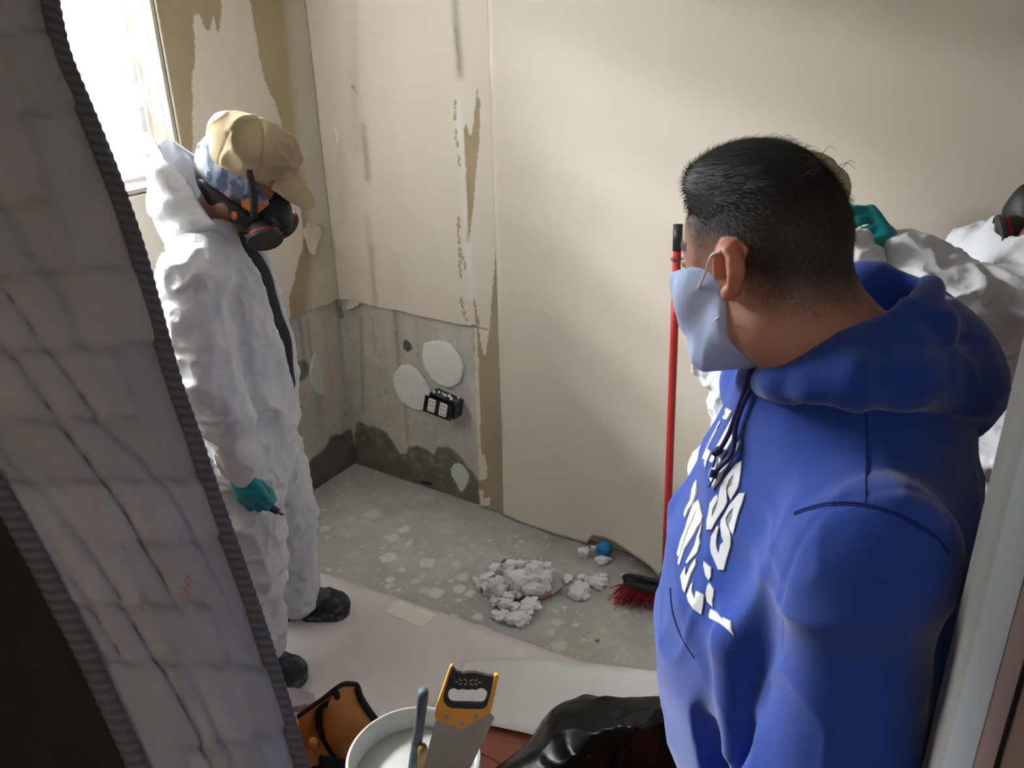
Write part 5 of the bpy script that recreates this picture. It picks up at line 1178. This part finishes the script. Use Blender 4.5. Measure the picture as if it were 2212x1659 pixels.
# ---- white chunks knocked off the wall
M_chunk = mat('white_chunk', rgb(246, 246, 246), rough=.9, var=.02, vscale=40, bump=.3, bscale=140, bdist=.004); M_card = mat('brown_backing', rgb(150, 122, 98), rough=.9, var=.1, vscale=20)
ico = bmesh.new(); bmesh.ops.create_icosphere(ico, subdivisions=4, radius=1); IV = A([v.co for v in ico.verts]); IF = [tuple(v.index for v in f.verts) for f in ico.faces]; ico.free()
ico = bmesh.new(); bmesh.ops.create_icosphere(ico, subdivisions=3, radius=1); IV3 = A([v.co for v in ico.verts]); IF3 = [tuple(v.index for v in f.verts) for f in ico.faces]; ico.free()
cmesh = []
for i in range(12):
    n = vn(IV*1.5+i*7.3, i); n2 = ridge(IV*3.0+i*3.1, i+5); n3 = fbm(IV*6.5+i, i+9, 3); n4 = np.round(vn(IV*2.4+i*1.7, i+30)*3)/3
    th_ = np.arctan2(IV[:, 1], IV[:, 0]); st = vn(np.stack([np.cos(th_)*2.6+i*3, np.sin(th_)*2.6+i], -1), i+3)
    r_ = .50+.55*n+.24*(n2-.5)+.22*(n3-.5)+.34*(n4-.5); q = IV*np.maximum(r_, .15)[:, None]; q[:, :2] *= (.6+.8*st)[:, None]
    q[:, 2] = np.clip(q[:, 2], -.62, .42+.2*n3); q[:, 2] -= q[:, 2].min(); q[:, :2] -= (q[:, :2].max(0)+q[:, :2].min(0))/2
    q[:, :2] /= (q[:, :2].max(0)-q[:, :2].min(0)); q[:, 2] /= q[:, 2].max()
    me = bpy.data.meshes.new('chunk'); me.from_pydata([tuple(v) for v in q], [], IF); me.polygons.foreach_set('use_smooth', [True]*len(IF)); me.materials.append(M_chunk); cmesh.append(me)
def chunk(x, y, wpx, hpx, z, hgt, rot=0, k=0, label=None, group='white chunks of the debris pile', tilt=0):
    p = onz(x, y, z+hgt*.3); t_ = (p-CC)@CD; sx = wpx*t_/FPX; sy = hpx*t_/FPX/max(.3, -(ray(x, y)/np.linalg.norm(ray(x, y)))[2])
    o = bpy.data.objects.new('plaster_chunk', cmesh[k % 12]); COL.objects.link(o); o.location = (p[0], p[1], z); o.scale = (sx, sy, hgt)
    o.rotation_euler = (tilt, tilt*.4, -YAW*0+YAW+rot)
    return tag(o, label or 'jagged white chunk heaped in the debris pile on the bare floor', 'debris chunk', group)
def cz(x, y): return (980+x/4.424, 1120+y/4.424)
pile = [(560, 475, 120, 100, .045, .05), (650, 465, 75, 75, .055, .045), (770, 500, 130, 110, .055, .05), (890, 500, 110, 70, .03, .05), (600, 590, 210, 130, .045, .055), (740, 600, 130, 110, .035, .05), (860, 590, 150, 100, .03, .045), (400, 510, 90, 90, .01, .04), (310, 590, 110, 110, .008, .04), (250, 640, 130, 70, .0, .035),
        (430, 640, 120, 130, .02, .05), (350, 700, 140, 90, .0, .04), (470, 700, 80, 110, .02, .04), (760, 690, 140, 130, .02, .05), (860, 660, 110, 90, .015, .045), (590, 720, 150, 60, .015, .035), (400, 800, 110, 70, .0, .03), (520, 760, 120, 70, .01, .035), (640, 690, 90, 80, .01, .04), (490, 830, 90, 90, .0, .04), (400, 455, 80, 35, .0, .015), (700, 545, 90, 80, .05, .045), (500, 520, 90, 60, .02, .04), (600, 870, 90, 90, .005, .03), (680, 660, 80, 60, .03, .04), (200, 585, 60, 30, .0, .014)]
PL = {0: 'white chunk at the back top edge of the debris pile', 1: 'small white chunk on the crest of the debris pile', 2: 'large white chunk on the right shoulder of the pile crest', 3: 'white chunk at the upper right corner of the debris pile', 4: 'widest white chunk in the middle of the debris pile', 5: 'white chunk right of the widest one in the pile', 6: 'grey white chunk resting on the board fragment',
      7: 'white chunk at the upper left of the debris pile', 8: 'white chunk on the left flank of the debris pile', 9: 'low flat chunk at the far left of the pile', 10: 'upright white chunk in the left half of the pile', 11: 'flat white chunk at the lower left of the pile', 13: 'large chunk over the dark hollow at lower right of the pile', 14: 'white chunk just above the brown board fragment', 15: 'long thin chunk across the front hollow of the pile',
      16: 'small flat chunk at the front left of the pile', 19: 'white chunk behind the thin greyish flake', 20: 'thin sliver beside the brown splinter behind the pile', 25: 'tiny sliver pointing out at the left tip of the pile'}
for i, (x, y, w_, h_, z, hg) in enumerate(pile): chunk(*cz(x, y), w_/4.424*1.30, h_/4.424*1.12, z, hg*.9, rng.uniform(-.6, .6), i, PL.get(i), None if i in PL else 'white chunks inside the debris pile')
chunk(*cz(720, 850), 52, 42, .012, .030, .3, 3, 'large flat white chunk at the near side of the debris pile', None, .05)
chunk(*cz(610, 960), 54, 40, .0, .034, -.2, 5, 'notched white chunk nearest the foam sheet', None)
chunk(*cz(450, 930), 44, 26, .002, .018, .5, 7, 'thin greyish flake lying at the near left of the debris pile', None)
chunk(*cz(1200, 700), 62, 34, .0, .030, -.25, 2, 'pointed white chunk lying alone just right of the pile', None)
chunk(*cz(1385, 630), 38, 24, .0, .030, .2, 9, 'lumpy white chunk closest to the broom bristles', None)
chunk(*cz(1340, 590), 22, 22, .0, .026, .4, 4, 'grey edged chunk touching the lumpy one near the broom', None); chunk(*cz(1420, 565), 26, 13, .0, .022, .1, 8, 'small white crumb behind the lumpy chunk near the broom', None)
chunk(*cz(1220, 565), 20, 15, .0, .018, .1, 1, 'small white crumb right of the debris pile', None); chunk(*cz(1270, 592), 13, 12, .0, .014, .7, 6, 'tiny white crumb between pile and broom', None)
chunk(*cz(1085, 570), 34, 16, .0, .010, .0, 10, 'flat cream flake at the right of the debris pile', None)
chunk(*cz(1250, 340), 25, 20, .0, .030, .3, 11, 'round white lump left of the blue ball', None); chunk(*cz(1432, 405), 30, 24, .0, .022, -.3, 0, 'triangular white chunk in front of the blue ball', None); chunk(*cz(1340, 285), 16, 9, .0, .012, .2, 7, 'small crumb beside the blue ball', None)
# board fragments under the pile
def frag(pts, z, th, mt_, label, name='board_fragment', tilt=0):
    P3 = A([onz(*cz(x, y), z) for x, y in pts]); P3[:, 2] += tilt*np.arange(len(P3))
    o = MB().prism(P3, (0, 0, th)).build(name, mt_, None); bev(o, .0015, 1); return tag(o, label, 'debris')
frag([(800, 700), (900, 560), (1000, 540), (1040, 660), (935, 735), (835, 790), (790, 780)], .012, .011, M_card, 'grey faced board fragment sticking out right of the pile')
M_gface = mat('grey_face', rgb(190, 187, 182), rough=.9); frag([(905, 590), (960, 520), (1000, 530), (1042, 655), (938, 728)], .0235, .001, M_gface, 'grey facing paper on the board fragment', 'facing_paper')
frag([(520, 650), (660, 640), (680, 740), (600, 800), (510, 740)], .004, .008, M_card, 'brown board fragment beneath the white chunks'); frag([(430, 470), (470, 400), (550, 385), (545, 430), (500, 480)], .002, .006, M_card, 'thin brown splinter behind the debris pile'); 
cr = MB()
for i in range(150):
    x, y = (rng.normal(700, 330), rng.normal(680, 230)) if i < 110 else (rng.uniform(-600, 1900), rng.uniform(200, 1200)); p = onz(*cz(x, y), 0); 
    if p[1] > YW-.05: continue
    r_ = rng.uniform(.0015, .0045); q = sV*r_*rng.uniform(.6, 1.4, (26, 1)); cr.add(q+[p[0], p[1], r_*.8], sF)
tag(cr.build('plaster_crumbs', M_chunk, None), 'fine white crumbs scattered round the debris pile', 'crumbs', None, 'stuff')

# ---- wall outlet hanging out of the concrete
ob = thing('outlet_box', ony(955, 880, YW+.01), 'black double socket hanging open from the bare concrete', 'socket')
M_ob = mat('dark_steel_box', rgb(66, 68, 70), rough=.55, var=.2, vscale=60, bump=.3); M_sock = mat('white_socket', rgb(232, 230, 222), rough=.4)
f0 = ony(924, 853, YW-.055); fx_ = .118; 
Ro = np.array(Matrix.Rotation(.16, 3, 'Y')@Matrix.Rotation(-.12, 3, 'X')@Matrix.Rotation(.10, 3, 'Z')); oc = (ony(955, 872, YW-.030)); OW, OH = .062, .036
b = MB(); t_ = .004
for lo, hi in [((-OW+.01, -.020, -OH), (OW+.012, .045, -OH+t_)), ((-OW+.01, -.020, OH-t_), (OW+.012, .045, OH)), ((-OW+.01, -.020, -OH), (-OW+.01+t_, .045, OH)), ((OW+.012-t_, -.020, -OH), (OW+.012, .045, OH)), ((-OW+.01, .040, -OH), (OW+.012, .045, OH))]: b.box(lo, hi, Ro, oc)
b.build('box', M_ob, ob)
fr_ = MB()
for lo, hi in [((-OW, -.034, -OH-.006), (OW, -.028, -OH+.006)), ((-OW, -.034, OH-.018), (OW, -.028, OH-.010)), ((-OW, -.034, -OH), (-OW+.014, -.028, OH-.010)), ((OW-.014, -.034, -OH), (OW, -.028, OH-.01)), ((-.008, -.033, -OH), (.008, -.028, OH-.012))]: fr_.box(lo, hi, Ro, oc)
fr_.build('mounting_frame', M_blk, ob)
for sx in (-1, 1):
    so = bev(MB().box((sx*.026-.0165, -.040, -.032), (sx*.026+.0165, -.026, .022), Ro, oc).build('socket', M_sock, ob), .003)
    h_ = MB()
    for zz in (-.022, -.005, .012):
        h_.box((sx*.026-.008, -.0405, zz-.003), (sx*.026-.005, -.0399, zz+.004), Ro, oc); h_.box((sx*.026+.005, -.0405, zz-.003), (sx*.026+.008, -.0399, zz+.004), Ro, oc)
    h_.build('contact_slots', M_dark, so)
for i in range(7):
    q = oc+Ro@A([-.04+.016*i, rng.uniform(-.01, .03), OH+.004]); r_ = rng.uniform(.004, .008); mk('plaster_blob', q+sV*r_*rng.uniform(.7, 1.3, (26, 1)), sF, M_chunk, ob, True)
MB().tube(spline([oc+Ro@A([.02, .04, 0]), oc+A([.02, .07, .0]), ony(962, 885, YW+.012)], 10), .007, 8).build('conduit', M_blk, ob, True)

# ---- bucket with saw and tools
M_buck = mat('white_bucket', rgb(214, 214, 208), rough=.45, var=.05, vscale=7, trans=.15)
bk = at(893, 1640, 1.93); bk[2] = .37; BR = .146
bu = thing('bucket', (bk[0], bk[1], .004), 'white plastic bucket holding a saw and hammer, cut by the bottom edge', 'bucket')
pr = [(.001, .006), (.118, .006), (.122, .012), (.134, .22), (BR-.006, .335), (BR+.002, .338), (BR+.002, .345), (BR-.004, .347), (BR-.002, .362), (BR+.004, .364), (BR+.003, .372), (BR-.003, .374), (BR-.007, .370), (BR-.010, .335), (.129, .22), (.116, .018), (.001, .014)]
autosmooth(MB().lathe(pr, (bk[0], bk[1], 0), (0, 0, 1), 64).build('pail', M_buck, bu, True), .7)
for hh in (.30, .312): MB().lathe([(BR-.0125, hh), (BR-.0105, hh+.004), (BR-.0125, hh+.008)], (bk[0], bk[1], 0), (0, 0, 1), 64).build('rib', M_buck, bu, True)
bw = MB(); 
saw = thing('hand_saw', (bk[0], bk[1], .03), 'hand saw with yellow and black handle standing in the bucket', 'saw')
M_yel = mat('yellow_plastic', rgb(226, 160, 54), rough=.45, var=.04); M_blkg = mat('black_grip', rgb(42, 45, 46), rough=.6, bump=.2, bscale=200); M_steel = mat('saw_steel', rgb(150, 150, 148), rough=.42, metal=.75, var=.15, vscale=20); M_gold = mat('olive_print', rgb(186, 166, 84), rough=.6)
# plane of the saw: faces the camera, leaning
sp0 = at(1000, 1575, 1.80); sn = CC-sp0; sn[2] *= .55; sn /= np.linalg.norm(sn)
def sw(x, y, o=0.0):
    v_ = ray(x, y); t_ = ((sp0+sn*o-CC)@sn)/(v_@sn); return CC+v_*t_
def c6s(P): return [(860+x/6.94, 1420+y/6.94) for x, y in P]
def slab(name, P, th, mt_, par, o=0.0, holes=None):
    pts = A(P); nb = len(pts); E2 = [(i, (i+1) % nb) for i in range(nb)]
    allp = pts
    if holes is not None:
        hp_ = A(holes); E2 += [(nb+i, nb+(i+1) % len(hp_)) for i in range(len(hp_))]; allp = np.vstack([pts, hp_])
    r_ = delaunay_2d_cdt([Vector(p) for p in allp], E2, [], 1 if holes is None else 2, 1e-5)
    P2 = A([tuple(p) for p in r_[0]]); Fs = [tuple(f) for f in r_[2]]
    if holes is not None: Fs = [f for f in Fs if not inpoly(P2[list(f)].mean(0), A(holes))]
    k = len(P2); Vf = A([sw(x, y, o+th/2) for x, y in P2]); Vb_ = A([sw(x, y, o+th/2) for x, y in P2])-sn*th
    f0_ = Fs[0]; n_ = np.cross(Vf[f0_[1]]-Vf[f0_[0]], Vf[f0_[2]]-Vf[f0_[0]])
    if n_@sn < 0: Fs = [f[::-1] for f in Fs]
    ed = {}
    for f in Fs:
        for i in range(len(f)): ed[(f[i], f[(i+1) % len(f)])] = 1
    side = [(b2, a2, a2+k, b2+k) for (a2, b2) in ed if (b2, a2) not in ed]
    return bev(mk(name, np.vstack([Vf, Vb_]), Fs+[tuple(i+k for i in f[::-1]) for f in Fs]+side, mt_, par, False), .0012, 2)
hole = spline(A(c6s([(760, 500), (800, 470), (850, 465), (900, 490), (965, 475), (1030, 488), (1110, 480), (1170, 488), (1230, 462), (1290, 475), (1335, 520), (1335, 600), (1300, 680), (1240, 700), (1040, 692), (820, 690), (765, 650), (745, 590), (760, 500)])), 46)[:-1]
grip_out = c6s([(822, 132), (850, 190), (900, 232), (960, 245), (1050, 230), (1150, 232), (1240, 250), (1330, 278), (1400, 287), (1445, 285), (1390, 520), (1345, 690), (1310, 750), (1260, 775), (1050, 772), (800, 762), (720, 720), (685, 660), (680, 590), (700, 480), (740, 330), (790, 180)])
yel_out = c6s([(800, 122), (826, 128), (822, 150), (790, 190), (700, 490), (680, 600), (690, 680), (735, 735), (800, 765), (1050, 775), (1270, 778), (1330, 735), (1390, 530), (1440, 290), (1470, 258), (1510, 270), (1500, 330), (1410, 740), (1380, 830), (1340, 865), (1180, 945), (1030, 1045), (960, 1080), (920, 1075), (800, 1015), (600, 945), (548, 915), (545, 890), (600, 660), (690, 400), (780, 140)])
slab('grip', grip_out, .021, M_blkg, saw, 0, hole); slab('handle_body', yel_out, .024, M_yel, saw, 0)
teeth = []
tA, tB = A((1440, 925)), A((1090, 1659)); 
bl_out = [(600, 945), (800, 900), (1100, 850), (1380, 832), (1440, 900)]
for i in range(40):
    q = tA+(tB-tA)*i/40; teeth += [tuple(q), tuple(q+(-16, 6))]
e_ = A((1090, 1659)); d2 = (tB-tA)/np.linalg.norm(tB-tA)
bl_out += teeth+[tuple(e_+d2*900), tuple(A((380, 1659))+d2*830), (380, 1659), (480, 1250), (560, 960)]
slab('blade', c6s(bl_out), .0014, M_steel, saw, 0).modifiers.clear()
for x, y in [(728, 898), (955, 990), (1165, 880)]:
    q = sw(*c6s([(x, y)])[0], .0122); sc2 = MB().lathe([(.0052, -.002), (.0052, .0008), (.0036, .0012), (.0030, .0004), (.001, .0004)], q, sn, 16).build('screw', M_steel, saw, True)
for x, y, a in [(880, 368, 0), (932, 340, .5), (1008, 340, .5), (1100, 345, -.5), (1165, 345, -.6), (1222, 378, 0), (932, 400, -.5), (1010, 402, -.5), (1098, 404, .5), (1165, 406, .5)]:
    q = [(x+34*math.cos(t_)*math.cos(a)-9*math.sin(t_)*math.sin(a), y+34*math.cos(t_)*math.sin(a)+9*math.sin(t_)*math.cos(a)) for t_ in np.linspace(0, 2*math.pi, 11)[:-1]]
    slab('leaf_mark', c6s(q), .0006, M_gold, saw, .0107).modifiers.clear()
hm = thing('hammer', (bk[0]-.02, bk[1], .03), 'worn blue grey pipe handle leaning in the bucket', 'tool')
ha, hb = at(915, 1492, 1.79), at(893, 1662, 1.93); hd_ = hb-ha
MB().tube(spline([ha, ha+hd_*.4+A([.001, 0, 0]), ha+hd_*.8, hb, hb+hd_*.75], 30), np.interp(np.linspace(0, 1, 30), [0, .05, .2, .5, 1], [.0105, .0115, .0105, .0120, .0125]), 14).build('handle', mat('chipped_blue', attr=False, color=rgb(76, 86, 96), rough=.6, var=.5, vscale=55, bump=.6, bscale=70, bdist=.004), hm, True)
ch = thing('chisel', (bk[0]-.02, bk[1]-.02, .03), 'tool with a short olive wooden handle between pipe and saw blade', 'tool'); ca_ = at(914, 1611, 1.86); cb2 = at(902, 1700, 1.98)
MB().tube([ca_, ca_+(cb2-ca_)*.06, ca_+(cb2-ca_)*.5, cb2], [.007, .011, .010, .009], 12).build('handle', mat('olive_wood', rgb(140, 118, 62), rough=.6, var=.3, vscale=40), ch, True); MB().tube([cb2, cb2-A([.0, .0, .10])], [.006, .005], 8).build('shank', M_steel, ch, True)
st = MB()
# ---- tool bag
M_tan = mat('tan_canvas', rgb(214, 146, 84), rough=.85, var=.1, vscale=12, bump=.25, bscale=200, bdist=.001); M_trim = mat('dark_binding', rgb(44, 38, 42), rough=.85, bump=.4, bscale=150); M_yb = mat('yellow_knob', rgb(208, 150, 62), rough=.5)
bag = thing('tool_bag', onz(720, 1700, 0), 'open tan canvas tool bag with dark binding, between mattress and bucket', 'bag')
def bp(x, y, z): v_ = ray(x, y); return CC+v_*((z-CAM_H)/v_[2])
def cB5(x, y, z): return bp(600+x/7.373, 1460+y/7.373, z)
def surf(name, rows, mt_, nu=20, nv=16, th=.004, noise=.003):
    R_ = A([spline(r_, nv) for r_ in rows]); G_ = A([spline(R_[:, j], nu) for j in range(nv)]).transpose(1, 0, 2); n0 = fbm(G_*22, 4)[..., None]-.5
    o = mk(name, (G_+A([0, 0, 1])*n0*noise*2).reshape(-1, 3), gridmesh(nu, nv), mt_, bag, True); s2 = o.modifiers.new('thick', 'SOLIDIFY'); s2.thickness = th; s2.offset = 0; return o
top = [cB5(330, 640, .20), cB5(520, 500, .235), cB5(700, 380, .255), cB5(900, 220, .28), cB5(1050, 130, .285), cB5(1200, 130, .275), cB5(1270, 160, .26), cB5(1330, 330, .22), cB5(1450, 520, .16), cB5(1600, 740, .10), cB5(1650, 900, .08)]
surf('back_panel', [[cB5(900, 240, .275), cB5(1060, 150, .28), cB5(1230, 165, .265), cB5(1310, 330, .215)], [cB5(800, 480, .24), cB5(950, 430, .25), cB5(1150, 420, .225), cB5(1390, 520, .165)], [cB5(760, 760, .18), cB5(930, 720, .19), cB5(1200, 690, .17), cB5(1500, 740, .11)], [cB5(760, 1050, .10), cB5(950, 1040, .11), cB5(1200, 1010, .09), cB5(1500, 1000, .06)], [cB5(800, 1380, .03), cB5(980, 1380, .03), cB5(1200, 1380, .02), cB5(1450, 1300, .01)]], M_tan, 26, 20)
surf('side_panel', [[cB5(300, 660, .20), cB5(520, 500, .232), cB5(700, 385, .252), cB5(900, 230, .276)], [cB5(330, 760, .17), cB5(520, 650, .19), cB5(660, 560, .20), cB5(810, 470, .235)], [cB5(350, 900, .13), cB5(520, 850, .13), cB5(660, 790, .14), cB5(770, 760, .175)], [cB5(430, 1200, .05), cB5(560, 1180, .05), cB5(680, 1120, .06), cB5(770, 1050, .09)], [cB5(500, 1500, .006), cB5(620, 1480, .006), cB5(720, 1440, .01), cB5(800, 1380, .03)]], M_tan, 22, 18)
MB().tube(spline(top, 60), .0065, 8).build('binding', M_trim, bag, True)
MB().tube(spline([cB5(900, 240, .278), cB5(950, 330, .262), cB5(880, 420, .245), cB5(700, 470, .225), cB5(650, 620, .195), cB5(660, 850, .145), cB5(800, 1120, .085), cB5(950, 1330, .04)], 50), .0085, 8).build('binding', M_trim, bag, True)
MB().tube(spline([cB5(1250, 170, .262), cB5(1330, 380, .21), cB5(1450, 560, .155), cB5(1560, 700, .115)], 40), .009, 8).build('binding', M_trim, bag, True)
surf('floor_panel', [[cB5(330, 1000, .02), cB5(700, 1000, .02), cB5(1300, 1000, .02)], [cB5(330, 1600, .008), cB5(700, 1700, .008), cB5(1300, 1700, .008)]], M_trim, 6, 6)
yk = bp(677, 1602, .13); tl = thing('screwdriver', bp(670, 1610, 0), 'tool with a round yellow knob standing in the tan bag', 'tool')
MB().lathe([(.001, .012), (.007, .0105), (.0105, .004), (.011, -.004), (.007, -.012), (.005, -.02), (.0045, -.10), (.001, -.1)], yk, (-.15, -.1, 1), 16).build('knob', M_yb, tl, True)
MB().tube([yk-A([0, 0, .02]), yk-A([-.01, -.01, .115])], .0045, 8).build('shank', M_steel, tl, True)
M_mauve = mat('mauve_cloth', rgb(172, 158, 164), rough=.85, bump=.3, bscale=80)
def cloth(name, rows, mt_, label, nu=26, nv=20, amp=.014, fr=24, cat='cloth'):
    R_ = A([spline(r_, nv) for r_ in rows]); G_ = A([spline(R_[:, j], nu) for j in range(nv)]).transpose(1, 0, 2); n0 = ridge(G_*fr, 4)[..., None]-.5
    o = mk(name, (G_+A([0, 0, 1])*n0*amp).reshape(-1, 3), gridmesh(nu, nv), mt_, None, True); s2 = o.modifiers.new('thick', 'SOLIDIFY'); s2.thickness = .003; return tag(o, label, cat)
cloth('crumpled_cloth', [[cB5(60, 190, .07), cB5(250, 190, .065), cB5(450, 260, .05), cB5(580, 320, .06)], [cB5(90, 330, .13), cB5(250, 330, .12), cB5(420, 360, .10), cB5(600, 390, .10)], [cB5(130, 480, .16), cB5(280, 470, .17), cB5(430, 450, .15), cB5(560, 460, .12)], [cB5(180, 600, .13), cB5(300, 610, .13), cB5(420, 570, .12), cB5(500, 520, .11)]], M_mauve, 'crumpled mauve grey cloth beside the tan tool bag')
surf('front_pocket', [[bp(690, 1632, .10), bp(740, 1640, .09), bp(790, 1648, .07)], [bp(690, 1690, .02), bp(740, 1700, .02), bp(790, 1705, .02)]], M_navy if 'M_navy' in globals() else M_trim, 8, 8)

# ---- black rubbish bag
M_bag = mat('black_polythene', rgb(8, 8, 9), rough=.34, spec=.22, bump=.25, bscale=26, bdist=.008)
def cg(x, y, z): return bp(1040+x/4.81, 1480+y/4.81, z)
rows = [[cg(-250, 1250, .02), cg(-30, 1000, .05), cg(280, 770, .06), cg(500, 560, .10), cg(720, 250, .20), cg(1000, 120, .26), cg(1120, 100, .27), cg(1300, 130, .30), cg(1600, 120, .33), cg(1850, 105, .34), cg(2200, 130, .30)],
        [cg(-200, 1300, .06), cg(0, 1050, .12), cg(330, 740, .16), cg(540, 560, .20), cg(780, 270, .29), cg(1020, 230, .32), cg(1180, 180, .335), cg(1320, 135, .345), cg(1600, 180, .37), cg(1900, 170, .385), cg(2250, 250, .34)],
        [cg(-150, 1400, .08), cg(60, 1120, .17), cg(380, 800, .22), cg(640, 650, .255), cg(900, 480, .31), cg(1120, 420, .345), cg(1280, 380, .36), cg(1440, 350, .375), cg(1650, 330, .40), cg(1880, 265, .41), cg(2250, 450, .36)],
        [cg(-50, 1500, .08), cg(150, 1260, .19), cg(480, 950, .235), cg(800, 790, .27), cg(1000, 660, .32), cg(1180, 570, .345), cg(1320, 520, .365), cg(1460, 500, .385), cg(1595, 520, .40), cg(1850, 560, .36), cg(2200, 800, .30)],
        [cg(0, 1700, .06), cg(200, 1400, .19), cg(560, 1000, .24), cg(850, 850, .27), cg(1020, 790, .285), cg(1200, 840, .27), cg(1330, 800, .275), cg(1460, 850, .28), cg(1560, 900, .24), cg(1800, 1000, .22), cg(2100, 1200, .18)],
        [cg(100, 2000, .02), cg(300, 1700, .08), cg(600, 1500, .10), cg(850, 1400, .10), cg(1050, 1350, .10), cg(1200, 1400, .09), cg(1350, 1400, .09), cg(1460, 1450, .08), cg(1600, 1500, .06), cg(1800, 1600, .04), cg(2000, 1700, .02)]]
nu, nv = 60, 90
R_ = A([spline(r_, nv) for r_ in rows]); G_ = A([spline(R_[:, j], nu) for j in range(nv)]).transpose(1, 0, 2)
wr_ = ridge(G_*[7, 7, 9]+.25*fbm(G_*5, 2)[..., None], 4)**6*.026+ridge(G_*[17, 13, 22], 8)**5*.014; loww = np.linspace(0, 1, nu)[:, None]**2
G2 = G_+A([-.2, -.3, 1])*((wr_-.012)*(.25+1.1*loww))[..., None]; G2[..., 2] = np.maximum(G2[..., 2], .009)
o = mk('rubbish_bag', G2.reshape(-1, 3), gridmesh(nu, nv), M_bag, None, True, None, tuple(onz(1290, 1640, 0)*[1, 1, 0]+[0, 0, .006])); s2 = o.modifiers.new('thick', 'SOLIDIFY'); s2.thickness = .002
tag(o, 'glossy black plastic rubbish bag on the floor in front of the man in blue', 'bag')
